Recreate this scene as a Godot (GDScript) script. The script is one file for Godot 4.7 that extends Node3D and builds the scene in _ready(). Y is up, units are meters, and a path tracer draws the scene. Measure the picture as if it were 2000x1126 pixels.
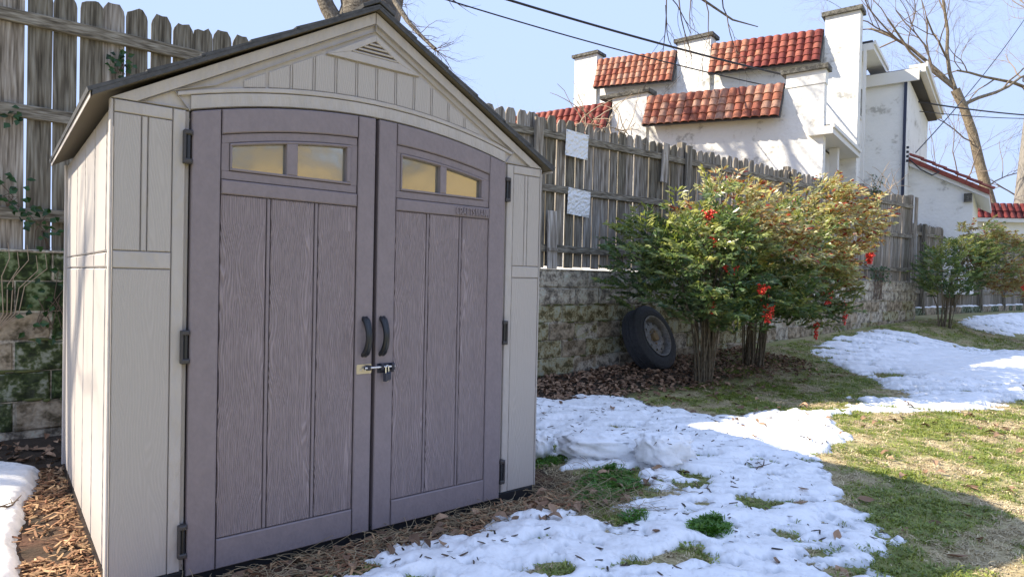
extends Node3D

const SUN_TO := Vector3(-1.05, 1.0, -0.845)
const WALL_Z := -2.75
const FENCE_Z := -2.87
var rng := RandomNumberGenerator.new()
var n_low := FastNoiseLite.new()
var n_mid := FastNoiseLite.new()
var n_fine := FastNoiseLite.new()
var M := {}
var used := {}

# ------------------------------------------------------------------ helpers
func rf(a: float, b: float) -> float:
	return rng.randf_range(a, b)

func lin(r: float, g_: float, b: float) -> Color:
	return Color(r, g_, b).linear_to_srgb()

func sstep(a: float, b: float, x: float) -> float:
	var t := clampf((x - a) / (b - a), 0.0, 1.0)
	return t * t * (3.0 - 2.0 * t)

func numbered(called: String) -> String:
	if not used.has(called):
		used[called] = 0
		return called
	used[called] += 1
	return "%s_%03d" % [called, used[called]]

func tag(o: Node, label: String, category := "", group := "", kind := "") -> void:
	if label:
		o.set_meta("label", label)
	if category:
		o.set_meta("category", category)
	if group:
		o.set_meta("group", group)
	if kind:
		o.set_meta("kind", kind)

func thing(called: String, label: String, category: String, at := Vector3.ZERO, turn := 0.0, group := "") -> Node3D:
	var o := Node3D.new()
	o.name = numbered(called)
	add_child(o)
	o.position = at
	o.rotation.y = turn
	tag(o, label, category, group)
	return o

func part(parent: Node, called: String, mesh: Mesh, m: Material, xf := Transform3D()) -> MeshInstance3D:
	var o := MeshInstance3D.new()
	o.name = numbered(called) if parent == self else called
	o.mesh = mesh
	o.material_override = m
	o.transform = xf
	parent.add_child(o, true)
	return o

func start() -> SurfaceTool:
	var st := SurfaceTool.new()
	st.begin(Mesh.PRIMITIVE_TRIANGLES)
	return st

func tri(st: SurfaceTool, a: Vector3, b: Vector3, c: Vector3) -> void:   # a b c counter-clockwise seen from outside
	var n := (b - a).cross(c - a).normalized()
	st.set_normal(n); st.set_uv(Vector2(a.x, a.y)); st.add_vertex(a)
	st.set_normal(n); st.set_uv(Vector2(c.x, c.y)); st.add_vertex(c)
	st.set_normal(n); st.set_uv(Vector2(b.x, b.y)); st.add_vertex(b)

func quad(st: SurfaceTool, a: Vector3, b: Vector3, c: Vector3, d: Vector3) -> void:
	tri(st, a, b, c)
	tri(st, a, c, d)

# triangle with smooth normals
func vtx(st: SurfaceTool, p: Vector3, n: Vector3, uv := Vector2.ZERO) -> void:
	st.set_normal(n); st.set_uv(uv); st.add_vertex(p)

func box(st: SurfaceTool, lo: Vector3, hi: Vector3, bev := 0.0) -> void:
	if bev <= 0.0:
		var p := [lo, Vector3(hi.x, lo.y, lo.z), Vector3(hi.x, hi.y, lo.z), Vector3(lo.x, hi.y, lo.z), Vector3(lo.x, lo.y, hi.z), Vector3(hi.x, lo.y, hi.z), hi, Vector3(lo.x, hi.y, hi.z)]
		quad(st, p[4], p[5], p[6], p[7]); quad(st, p[1], p[0], p[3], p[2])
		quad(st, p[0], p[4], p[7], p[3]); quad(st, p[5], p[1], p[2], p[6])
		quad(st, p[7], p[6], p[2], p[3]); quad(st, p[0], p[1], p[5], p[4])
		return
	var poly := PackedVector2Array([Vector2(lo.x, lo.y), Vector2(hi.x, lo.y), Vector2(hi.x, hi.y), Vector2(lo.x, hi.y)])
	plate(st, poly, lo.z, hi.z, bev)

# polygon (counter-clockwise in x,y) extruded z0..z1 with bevelled front rim
func plate(st: SurfaceTool, poly: PackedVector2Array, z0: float, z1: float, bev := 0.0) -> void:
	var n := poly.size()
	var inner := PackedVector2Array()
	for i in n:
		var p := poly[i]
		var e0 := (p - poly[(i + n - 1) % n]).normalized()
		var e1 := (poly[(i + 1) % n] - p).normalized()
		var n0 := Vector2(-e0.y, e0.x)
		var n1 := Vector2(-e1.y, e1.x)
		var d := 1.0 + n0.dot(n1)
		inner.append(p + (n0 + n1) / maxf(d, 0.3) * bev)
	var idx := Geometry2D.triangulate_polygon(inner)
	for k in range(0, idx.size(), 3):
		var a := inner[idx[k]]
		var b := inner[idx[k + 1]]
		var c := inner[idx[k + 2]]
		if (b - a).cross(c - a) < 0.0:
			var t := b; b = c; c = t
		tri(st, Vector3(a.x, a.y, z1), Vector3(b.x, b.y, z1), Vector3(c.x, c.y, z1))
		tri(st, Vector3(a.x, a.y, z0), Vector3(c.x, c.y, z0), Vector3(b.x, b.y, z0))
	for i in n:
		var j := (i + 1) % n
		var zi := z1 - bev
		if bev > 0.0:
			quad(st, Vector3(poly[i].x, poly[i].y, zi), Vector3(poly[j].x, poly[j].y, zi), Vector3(inner[j].x, inner[j].y, z1), Vector3(inner[i].x, inner[i].y, z1))
		quad(st, Vector3(poly[i].x, poly[i].y, z0), Vector3(poly[j].x, poly[j].y, z0), Vector3(poly[j].x, poly[j].y, zi), Vector3(poly[i].x, poly[i].y, zi))

func rect(x0: float, y0: float, x1: float, y1: float) -> PackedVector2Array:
	return PackedVector2Array([Vector2(x0, y0), Vector2(x1, y0), Vector2(x1, y1), Vector2(x0, y1)])

func plate_mesh(poly: PackedVector2Array, z0: float, z1: float, bev := 0.0) -> ArrayMesh:
	var st := start()
	plate(st, poly, z0, z1, bev)
	return st.commit()

func box_mesh(lo: Vector3, hi: Vector3, bev := 0.0) -> ArrayMesh:
	var st := start()
	box(st, lo, hi, bev)
	return st.commit()

func tube(st: SurfaceTool, pts: Array, radii: Array, sides: int, cap := true) -> void:
	var n := pts.size()
	var prev: Array = []
	var u := Vector3.ZERO
	for i in n:
		var d: Vector3 = (pts[mini(i + 1, n - 1)] - pts[maxi(i - 1, 0)]).normalized()
		if i == 0:
			u = d.cross(Vector3.UP if absf(d.y) < 0.9 else Vector3.RIGHT).normalized()
		else:
			u = (u - d * u.dot(d)).normalized()
		var v := d.cross(u)
		var ring: Array = []
		for k in sides:
			var a := TAU * k / sides
			ring.append(u * cos(a) + v * sin(a))
		if i > 0:
			for k in sides:
				var k2 := (k + 1) % sides
				var p0: Vector3 = pts[i - 1]
				var p1: Vector3 = pts[i]
				var r0: float = radii[i - 1]
				var r1: float = radii[i]
				var a0: Vector3 = prev[k]
				var b0: Vector3 = prev[k2]
				var a1: Vector3 = ring[k]
				var b1: Vector3 = ring[k2]
				vtx(st, p0 + a0 * r0, a0); vtx(st, p1 + a1 * r1, a1); vtx(st, p0 + b0 * r0, b0)
				vtx(st, p0 + b0 * r0, b0); vtx(st, p1 + a1 * r1, a1); vtx(st, p1 + b1 * r1, b1)
		if cap and (i == 0 or i == n - 1):
			var s := -1.0 if i == 0 else 1.0
			for k in range(1, sides - 1):
				var r: float = radii[i]
				var p: Vector3 = pts[i]
				vtx(st, p + ring[0] * r, d * s); vtx(st, p + ring[k + 1] * r, d * s); vtx(st, p + ring[k] * r, d * s)
		prev = ring

# profile: Array of Vector2(radius, height along axis y)
func lathe(st: SurfaceTool, prof: Array, seg: int) -> void:
	for i in prof.size() - 1:
		var a: Vector2 = prof[i]
		var b: Vector2 = prof[i + 1]
		var t := (b - a).normalized()
		var nr := Vector2(t.y, -t.x)
		for k in seg:
			var a0 := TAU * k / seg
			var a1 := TAU * (k + 1) / seg
			var d0 := Vector3(cos(a0), 0, sin(a0))
			var d1 := Vector3(cos(a1), 0, sin(a1))
			var n0 := d0 * nr.x + Vector3.UP * nr.y
			var n1 := d1 * nr.x + Vector3.UP * nr.y
			var p00 := d0 * a.x + Vector3.UP * a.y
			var p01 := d1 * a.x + Vector3.UP * a.y
			var p10 := d0 * b.x + Vector3.UP * b.y
			var p11 := d1 * b.x + Vector3.UP * b.y
			vtx(st, p00, n0); vtx(st, p01, n1); vtx(st, p10, n0)
			vtx(st, p01, n1); vtx(st, p11, n1); vtx(st, p10, n0)

# ------------------------------------------------------------------ textures and materials
func noise_image(seed_: int, freq: float, oct: int, w: int, h: int, ridged := false) -> Image:
	var n := FastNoiseLite.new()
	n.seed = seed_
	n.frequency = freq
	n.fractal_octaves = oct
	n.noise_type = FastNoiseLite.TYPE_SIMPLEX_SMOOTH
	n.fractal_type = FastNoiseLite.FRACTAL_RIDGED if ridged else FastNoiseLite.FRACTAL_FBM
	return n.get_seamless_image(w, h)

# stops: [[t, linear colour], ...]; grey byte images mixed with weights
func ramp_tex(imgs: Array, weights: Array, stops: Array) -> ImageTexture:
	var w: int = imgs[0].get_width()
	var h: int = imgs[0].get_height()
	var lut := []
	for i in 256:
		var t := i / 255.0
		var c: Color = stops[0][1]
		for k in stops.size() - 1:
			if t >= stops[k][0]:
				var f := clampf((t - stops[k][0]) / maxf(stops[k + 1][0] - stops[k][0], 0.0001), 0, 1)
				var ca: Color = stops[k][1]
				c = ca.lerp(stops[k + 1][1], f)
		lut.append(c.linear_to_srgb())
	var src := []
	for im in imgs:
		im.convert(Image.FORMAT_L8)
		src.append(im.get_data())
	var out := PackedByteArray()
	out.resize(w * h * 3)
	for i in w * h:
		var v := 0.0
		for k in src.size():
			v += float(src[k][i]) * weights[k]
		var c: Color = lut[clampi(int(v), 0, 255)]
		out[i * 3] = int(c.r * 255.0); out[i * 3 + 1] = int(c.g * 255.0); out[i * 3 + 2] = int(c.b * 255.0)
	var im2 := Image.create_from_data(w, h, false, Image.FORMAT_RGB8, out)
	return ImageTexture.create_from_image(im2)

func normal_tex(img: Image, strength: float) -> ImageTexture:
	var im: Image = img.duplicate()
	im.convert(Image.FORMAT_RGBA8)
	im.bump_map_to_normal_map(strength)
	return ImageTexture.create_from_image(im)

func mat(c: Color, rough := 0.8, metal := 0.0) -> StandardMaterial3D:
	var m := StandardMaterial3D.new()
	m.albedo_color = c
	m.roughness = rough
	m.metallic = metal
	return m

func triplanar(m: StandardMaterial3D, scale: Vector3, world := true) -> StandardMaterial3D:
	m.uv1_triplanar = true
	m.uv1_world_triplanar = world
	m.uv1_scale = scale
	return m

func tinted(m: StandardMaterial3D, c: Color) -> StandardMaterial3D:
	var t: StandardMaterial3D = m.duplicate()
	t.albedo_color = c
	return t

# moulded wood grain, tall boards: height map (grey image) of w x h
func grain_image(w: int, h: int, seed_: int) -> Image:
	var n := FastNoiseLite.new()
	n.seed = seed_
	n.noise_type = FastNoiseLite.TYPE_SIMPLEX_SMOOTH
	n.frequency = 1.0
	n.fractal_octaves = 2
	var d := PackedByteArray()
	d.resize(w * h)
	var boards := 3
	for y in h:
		var v := float(y) / h
		for x in w:
			var u := float(x) / w * boards
			var bi := floorf(u)
			var lu := u - bi - 0.5
			# cathedral arches: rings of a log cut off-centre, with knots
			var cx := 0.12 * sin(bi * 2.3 + v * 3.0) + 0.16 * n.get_noise_2d(bi * 7.0, v * 2.2)
			var dx := (lu - cx)
			var arch := sqrt(dx * dx * 34.0 + 0.12) + 0.55 * v * (1.0 if int(bi) % 2 == 0 else -1.0) + 0.22 * n.get_noise_2d(u * 1.6, v * 3.0 + bi * 9.0)
			var kv := v - (0.62 if bi == 0.0 else (0.3 if bi == 1.0 else 0.8))
			var kd := dx * dx * 30.0 + kv * kv * 160.0
			arch += 0.5 * exp(-kd * 0.9)
			var ring := 0.5 + 0.5 * sin(arch * 27.0 + 2.2 * n.get_noise_2d(u * 7.0, v * 5.0))
			ring = pow(ring, 1.6)
			var fib := 0.5 + 0.5 * n.get_noise_2d(u * 34.0, v * 16.0)
			d[y * w + x] = clampi(int((0.62 * ring + 0.38 * fib) * 255.0), 0, 255)
	return Image.create_from_data(w, h, false, Image.FORMAT_L8, d)

func make_materials() -> void:
	var pebble := noise_image(11, 0.05, 3, 256, 256)
	var soft := noise_image(12, 0.012, 4, 256, 256)
	var fibre := noise_image(13, 0.03, 4, 256, 256)
	# shed plastics
	var beige := mat(Color.WHITE, 0.62)
	beige.albedo_texture = ramp_tex([soft, pebble], [0.6, 0.4], [[0.2, Color(0.415, 0.378, 0.35)], [0.8, Color(0.465, 0.425, 0.395)]])
	beige.normal_enabled = true
	beige.normal_texture = normal_tex(pebble, 3.0)
	beige.normal_scale = 0.35
	M.beige = triplanar(beige, Vector3(2.6, 0.7, 2.6))
	var door := mat(Color.WHITE, 0.6)
	door.albedo_texture = ramp_tex([soft, pebble], [0.5, 0.5], [[0.2, Color(0.206, 0.172, 0.184)], [0.8, Color(0.237, 0.198, 0.21)]])
	door.normal_enabled = true
	door.normal_texture = normal_tex(pebble, 4.0)
	door.normal_scale = 0.15
	M.door = triplanar(door, Vector3(3.5, 2.5, 3.5))
	var gi := grain_image(420, 900, 5)
	var board := mat(Color.WHITE, 0.62)
	board.albedo_texture = ramp_tex([gi], [1.0], [[0.0, Color(0.155, 0.124, 0.131)], [0.35, Color(0.262, 0.214, 0.223)], [1.0, Color(0.337, 0.278, 0.287)]])
	board.normal_enabled = true
	board.normal_texture = normal_tex(gi, 4.0)
	board.normal_scale = 1.0
	board.uv1_scale = Vector3(1.0 / 0.57, 1.0 / 1.33, 1)
	M.board = board
	var bgrain := mat(Color.WHITE, 0.62)
	bgrain.albedo_texture = ramp_tex([gi], [1.0], [[0.0, Color(0.4, 0.363, 0.335)], [1.0, Color(0.46, 0.42, 0.39)]])
	bgrain.normal_enabled = true
	bgrain.normal_texture = normal_tex(gi, 2.0)
	bgrain.normal_scale = 0.4
	bgrain.uv1_scale = Vector3(1.0 / 0.57, 1.0 / 1.33, 1)
	M.beige_board = bgrain
	M.black_plastic = mat(lin(0.016, 0.018, 0.022), 0.38)
	M.hinge = mat(lin(0.05, 0.045, 0.045), 0.5)
	var roof := mat(Color.WHITE, 0.75)
	roof.albedo_texture = ramp_tex([soft, pebble], [0.5, 0.5], [[0.2, Color(0.045, 0.046, 0.05)], [0.8, Color(0.085, 0.085, 0.09)]])
	M.roof = triplanar(roof, Vector3(3, 3, 3))
	M.roof_soffit = mat(lin(0.11, 0.09, 0.06), 0.8)
	M.pane = mat(lin(0.46, 0.45, 0.38), 0.12, 0.85)
	M.pane.normal_enabled = true
	M.pane.normal_texture = normal_tex(soft, 5.0)
	M.pane.normal_scale = 0.035
	triplanar(M.pane, Vector3(0.9, 0.9, 0.9))
	M.steel = mat(lin(0.5, 0.47, 0.42), 0.35, 0.9)
	M.dark_steel = mat(lin(0.03, 0.035, 0.06), 0.35, 0.4)
	M.bolt = mat(lin(0.75, 0.75, 0.75), 0.2, 1.0)
	# weathered fence wood: streaks run along y
	var streak := noise_image(21, 0.02, 5, 512, 512)
	var blotch := noise_image(22, 0.008, 5, 512, 512)
	var wood := mat(Color.WHITE, 0.9)
	wood.albedo_texture = ramp_tex([streak, blotch], [0.55, 0.45], [[0.2, Color(0.0866, 0.0706, 0.0525)], [0.4, Color(0.204, 0.174, 0.139)], [0.55, Color(0.306, 0.27, 0.226)], [0.8, Color(0.479, 0.444, 0.399)]])
	wood.normal_enabled = true
	wood.normal_texture = normal_tex(streak, 3.0)
	triplanar(wood, Vector3(4.6, 0.27, 4.6))
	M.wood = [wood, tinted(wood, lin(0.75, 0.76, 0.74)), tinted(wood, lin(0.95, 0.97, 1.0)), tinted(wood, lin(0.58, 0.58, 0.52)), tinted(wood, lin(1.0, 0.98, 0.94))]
	var railw: StandardMaterial3D = wood.duplicate()
	triplanar(railw, Vector3(0.6, 5.3, 5.3))
	railw.albedo_color = lin(0.72, 0.72, 0.66)
	M.rail = railw
	M.old_board = tinted(wood, lin(1.3, 1.32, 1.36))
	# retaining wall blocks
	var ca := noise_image(31, 0.012, 5, 512, 512)
	var cb := noise_image(32, 0.05, 4, 512, 512)
	var grey := mat(Color.WHITE, 0.95)
	grey.albedo_texture = ramp_tex([ca, cb], [0.65, 0.35], [[0.28, Color(0.0938, 0.0743, 0.0436)], [0.42, Color(0.216, 0.173, 0.117)], [0.55, Color(0.328, 0.27, 0.19)], [0.75, Color(0.451, 0.38, 0.282)]])
	grey.normal_enabled = true
	grey.normal_texture = normal_tex(cb, 3.0)
	M.block_grey = triplanar(grey, Vector3(1.1, 1.1, 1.1))
	var tan_: StandardMaterial3D = grey.duplicate()
	tan_.albedo_texture = ramp_tex([ca, cb], [0.62, 0.38], [[0.3, Color(0.0734, 0.0618, 0.0215)], [0.42, Color(0.204, 0.162, 0.0774)], [0.55, Color(0.379, 0.354, 0.215)], [0.75, Color(0.379, 0.397, 0.321)]])
	M.block_tan = tan_
	var moss: StandardMaterial3D = grey.duplicate()
	moss.albedo_texture = ramp_tex([ca, cb], [0.65, 0.35], [[0.3, Color(0.0157, 0.0223, 0.00742)], [0.46, Color(0.0394, 0.0587, 0.0148)], [0.54, Color(0.0986, 0.118, 0.0493)], [0.62, Color(0.223, 0.238, 0.172)], [0.8, Color(0.355, 0.37, 0.295)]])
	M.block_moss = moss
	M.block_green = tinted(moss, lin(0.62, 0.75, 0.5))
	var plaster_dark: StandardMaterial3D = grey.duplicate()
	plaster_dark.albedo_texture = ramp_tex([ca, cb], [0.6, 0.4], [[0.25, Color(0.103, 0.0901, 0.0709)], [0.45, Color(0.296, 0.262, 0.208)], [0.6, Color(0.503, 0.445, 0.354)], [0.8, Color(0.527, 0.551, 0.459)]])
	M.block_dark = plaster_dark
	# ground, snow
	var gr := mat(Color.WHITE, 1.0)
	gr.vertex_color_use_as_albedo = true
	gr.albedo_texture = ramp_tex([cb, ca], [0.65, 0.35], [[0.25, Color(0.62, 0.58, 0.54)], [0.5, Color(0.86, 0.86, 0.84)], [0.75, Color(1, 1, 0.98)]])
	gr.normal_enabled = true
	gr.normal_texture = normal_tex(cb, 3.0)
	M.ground = triplanar(gr, Vector3(1.7, 1.7, 1.7))
	var snow := mat(Color.WHITE, 0.55)
	snow.albedo_texture = ramp_tex([ca, cb], [0.4, 0.6], [[0.2, Color(0.76, 0.75, 0.74)], [0.36, Color(0.91, 0.91, 0.92)], [0.7, Color(0.95, 0.95, 0.96)]])
	snow.normal_enabled = true
	snow.normal_texture = normal_tex(cb, 5.0)
	snow.normal_scale = 0.3
	M.snow_chunk = triplanar(snow, Vector3(1.3, 1.3, 1.3))
	M.snow = M.snow_chunk.duplicate()
	M.snow.vertex_color_use_as_albedo = true
	# foliage and dead matter coloured per vertex / instance
	var leaf := mat(Color.WHITE, 0.28)
	leaf.vertex_color_use_as_albedo = true
	leaf.backlight_enabled = true
	leaf.backlight = lin(0.7, 0.75, 0.3)
	leaf.cull_mode = BaseMaterial3D.CULL_DISABLED
	M.leaf = leaf
	var dry := mat(Color.WHITE, 0.85)
	dry.vertex_color_use_as_albedo = true
	dry.cull_mode = BaseMaterial3D.CULL_DISABLED
	M.dry = dry
	M.berry = mat(lin(0.72, 0.055, 0.035), 0.3)
	M.cane = mat(Color.WHITE, 0.85)
	M.cane.albedo_texture = ramp_tex([fibre], [1.0], [[0.25, Color(0.06, 0.045, 0.028)], [0.75, Color(0.21, 0.17, 0.11)]])
	triplanar(M.cane, Vector3(9, 2, 9))
	# bark
	var bk := noise_image(41, 0.03, 5, 256, 256, true)
	var bark := mat(Color.WHITE, 0.95)
	bark.albedo_texture = ramp_tex([bk, soft], [0.6, 0.4], [[0.2, Color(0.05, 0.04, 0.03)], [0.5, Color(0.13, 0.11, 0.085)], [0.8, Color(0.26, 0.235, 0.195)]])
	bark.normal_enabled = true
	bark.normal_texture = normal_tex(bk, 8.0)
	M.bark = triplanar(bark, Vector3(2.2, 0.8, 2.2))
	M.pale_bark = tinted(bark, lin(1.5, 1.42, 1.25))
	M.twig = mat(lin(0.12, 0.085, 0.06), 0.9)
	M.grey_twig = mat(lin(0.24, 0.19, 0.145), 0.9)
	M.pale_twig = mat(lin(0.42, 0.32, 0.22), 0.85)
	# neighbour's house
	var stu := noise_image(51, 0.009, 5, 512, 512)
	var stucco := mat(Color.WHITE, 0.95)
	stucco.albedo_texture = ramp_tex([stu, cb], [0.75, 0.25], [[0.18, Color(0.42, 0.41, 0.38)], [0.27, Color(0.7, 0.69, 0.66)], [0.34, Color(0.8, 0.795, 0.77)], [0.7, Color(0.84, 0.835, 0.81)]])
	stucco.normal_enabled = true
	stucco.normal_texture = normal_tex(cb, 3.0)
	stucco.normal_scale = 0.5
	M.stucco = triplanar(stucco, Vector3(0.33, 0.33, 0.33))
	M.white_trim = mat(lin(0.72, 0.71, 0.68), 0.6)
	var cop := mat(Color.WHITE, 0.95)
	cop.albedo_texture = ramp_tex([cb, ca], [0.6, 0.4], [[0.3, Color(0.025, 0.024, 0.022)], [0.55, Color(0.12, 0.115, 0.1)], [0.75, Color(0.3, 0.29, 0.26)]])
	M.coping = triplanar(cop, Vector3(1.4, 1.4, 1.4))
	var tile := mat(Color.WHITE, 0.92)
	tile.albedo_texture = ramp_tex([cb, ca], [0.45, 0.55], [[0.25, Color(0.5, 0.42, 0.4)], [0.5, Color(0.9, 0.88, 0.86)], [0.75, Color(1, 1, 1)]])
	triplanar(tile, Vector3(1.3, 1.3, 1.3))
	M.tile = [tinted(tile, lin(0.43, 0.185, 0.12)), tinted(tile, lin(0.378, 0.145, 0.092)), tinted(tile, lin(0.482, 0.238, 0.166)), tinted(tile, lin(0.327, 0.11, 0.0736)), tinted(tile, lin(0.464, 0.273, 0.202))]
	M.red_tile = [tinted(tile, lin(0.297, 0.0808, 0.06)), tinted(tile, lin(0.255, 0.0665, 0.055)), tinted(tile, lin(0.34, 0.114, 0.085)), tinted(tile, lin(0.221, 0.0522, 0.045))]
	M.maroon_tile = [tinted(tile, lin(0.16, 0.028, 0.03)), tinted(tile, lin(0.2, 0.035, 0.035)), tinted(tile, lin(0.13, 0.025, 0.028)), tinted(tile, lin(0.18, 0.04, 0.04))]
	M.ridge_tile = tinted(tile, lin(0.17, 0.05, 0.05))
	M.glass = mat(lin(0.03, 0.035, 0.045), 0.08)
	M.dark_roof = mat(lin(0.05, 0.05, 0.055), 0.85)
	M.cable = mat(lin(0.018, 0.018, 0.025), 0.6)
	M.pole = mat(Color.WHITE, 0.9)
	M.pole.albedo_texture = ramp_tex([streak], [1.0], [[0.2, Color(0.14, 0.125, 0.105)], [0.8, Color(0.32, 0.3, 0.27)]])
	triplanar(M.pole, Vector3(2, 0.3, 2))
	var foil := mat(lin(0.78, 0.78, 0.77), 0.3, 0.2)
	foil.normal_enabled = true
	foil.normal_texture = normal_tex(ca, 10.0)
	M.foil = triplanar(foil, Vector3(2.2, 2.2, 2.2))
	M.rubber = mat(Color.WHITE, 0.8)
	M.rubber.albedo_texture = ramp_tex([ca, cb], [0.5, 0.5], [[0.2, Color(0.025, 0.026, 0.03)], [0.8, Color(0.06, 0.062, 0.068)]])
	triplanar(M.rubber, Vector3(4, 4, 4))
	var rim := mat(Color.WHITE, 0.5, 0.4)
	rim.albedo_texture = ramp_tex([ca, cb], [0.5, 0.5], [[0.25, Color(0.12, 0.09, 0.0675)], [0.45, Color(0.27, 0.262, 0.255)], [0.8, Color(0.36, 0.36, 0.36)]])
	M.rim = triplanar(rim, Vector3(4, 4, 4))
	M.rust = mat(lin(0.3, 0.22, 0.12), 0.7, 0.3)
	M.galv = mat(lin(0.45, 0.46, 0.47), 0.45, 0.7)
	M.brick = mat(lin(0.36, 0.11, 0.07), 0.9)
	var tanw := mat(Color.WHITE, 0.9)
	tanw.albedo_texture = ramp_tex([ca, cb], [0.6, 0.4], [[0.25, Color(0.34, 0.25, 0.13)], [0.75, Color(0.52, 0.41, 0.24)]])
	M.tan_wall = triplanar(tanw, Vector3(0.3, 0.3, 0.3))

# ------------------------------------------------------------------ ground shape and snow field
func ground_y(x: float, z: float) -> float:
	var y := 0.036 * clampf(x - 2.2, 0.0, 12.5) * sstep(-0.7, -2.7, z)
	y += 0.012 * n_mid.get_noise_2d(x * 2.0, z * 2.0) + 0.004 * n_fine.get_noise_2d(x * 3.0, z * 3.0)
	var dx := maxf(absf(x) - 1.0, 0.0)
	var dz := maxf(maxf(z, -1.86 - z), 0.0)
	y -= 0.035 * exp(-(dx * dx + dz * dz) / 0.09)
	return y - 0.004

var snow_polys := []
const SD := 0.06
var sd_grid := PackedFloat32Array()
var sd_x0 := -3.2
var sd_z0 := -3.3
var sd_nx := 0
var sd_nz := 0

func seg_poly_sd(p: Vector2, poly: PackedVector2Array) -> float:
	var best := 1e9
	var inside := false
	var n := poly.size()
	var j := n - 1
	for i in n:
		var a := poly[j]
		var b := poly[i]
		var ab := b - a
		var t := clampf((p - a).dot(ab) / maxf(ab.length_squared(), 1e-9), 0.0, 1.0)
		best = minf(best, (p - a - ab * t).length_squared())
		if (a.y > p.y) != (b.y > p.y) and p.x < (b.x - a.x) * (p.y - a.y) / (b.y - a.y) + a.x:
			inside = not inside
		j = i
	return sqrt(best) if inside else -sqrt(best)

func build_snow_field() -> void:
	var A := [[2.76, -1.99], [2.8, -1.74], [3.2, -1.88], [3.51, -1.58], [3.37, -1.0], [3.5, -0.66], [3.73, -0.41], [4.13, -0.3], [4.6, -0.16], [4.85, 0.01], [4.87, 0.18], [4.52, 0.11], [4.23, 0.11], [3.92, 0.35], [3.7, 0.55], [3.43, 0.54], [3.0, 0.6], [2.61, 0.88], [2.22, 1.19], [1.82, 1.49], [1.43, 1.62], [1.12, 1.9], [0.5, 2.3], [-0.6, 1.3], [-0.29, 0.38], [-0.15, 0.32], [0.13, 0.26], [0.26, 0.36], [0.59, 0.31], [0.86, 0.3], [0.96, 0.4], [0.88, 0.52], [0.92, 0.67], [1.14, 0.46], [1.45, 0.4], [1.73, 0.07], [1.38, -0.05], [1.41, -0.28], [1.8, -0.89], [1.9, -1.6], [2.2, -2.1]]
	var B := [[8.04, -1.94], [9.74, -2.43], [11.52, -2.49], [12.34, -2.08], [12.54, -1.54], [13.19, -0.84], [15.5, -0.3], [13.0, 2.2], [6.7, 1.14], [6.34, 0.97], [5.29, 0.45], [4.87, 0.18], [4.7, -0.12], [5.31, -0.05], [5.57, -0.3], [5.83, 0.06], [6.31, -0.08], [7.05, -0.69], [7.65, -1.33]]
	var Cc := [[15.76, -2.27], [18.01, -2.64], [25.85, -2.91], [22.0, -1.0], [17.06, -1.11], [15.79, -1.46], [14.96, -1.8]]
	var D := [[-2.9, -2.3], [-1.34, -2.16], [-1.09, -1.95], [-1.11, -1.68], [-1.18, -1.33], [-1.215, -0.8], [-1.225, -0.34], [-1.22, 0.3], [-2.9, 0.3]]
	for P in [A, B, Cc, D]:
		var q := PackedVector2Array()
		for v in P:
			q.append(Vector2(v[0], v[1]))
		snow_polys.append(q)
	sd_nx = int(30.0 / SD)
	sd_nz = int(6.2 / SD)
	sd_grid.resize(sd_nx * sd_nz)
	var boxes := []
	for q in snow_polys:
		var r := Rect2(q[0], Vector2.ZERO)
		for v in q:
			r = r.expand(v)
		boxes.append(r.grow(0.6))
	for k in sd_nz:
		for i in sd_nx:
			var p := Vector2(sd_x0 + i * SD, sd_z0 + k * SD)
			var best := -0.6
			for b in 4:
				if boxes[b].has_point(p):
					best = maxf(best, seg_poly_sd(p, snow_polys[b]))
			sd_grid[k * sd_nx + i] = best

func snow_sd(x: float, z: float) -> float:
	var fx := clampf((x - sd_x0) / SD, 0.0, sd_nx - 2.001)
	var fz := clampf((z - sd_z0) / SD, 0.0, sd_nz - 2.001)
	var i := int(fx)
	var k := int(fz)
	fx -= i
	fz -= k
	var a := sd_grid[k * sd_nx + i]
	var b := sd_grid[k * sd_nx + i + 1]
	var c := sd_grid[(k + 1) * sd_nx + i]
	var d := sd_grid[(k + 1) * sd_nx + i + 1]
	return lerpf(lerpf(a, b, fx), lerpf(c, d, fx), fz)

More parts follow.
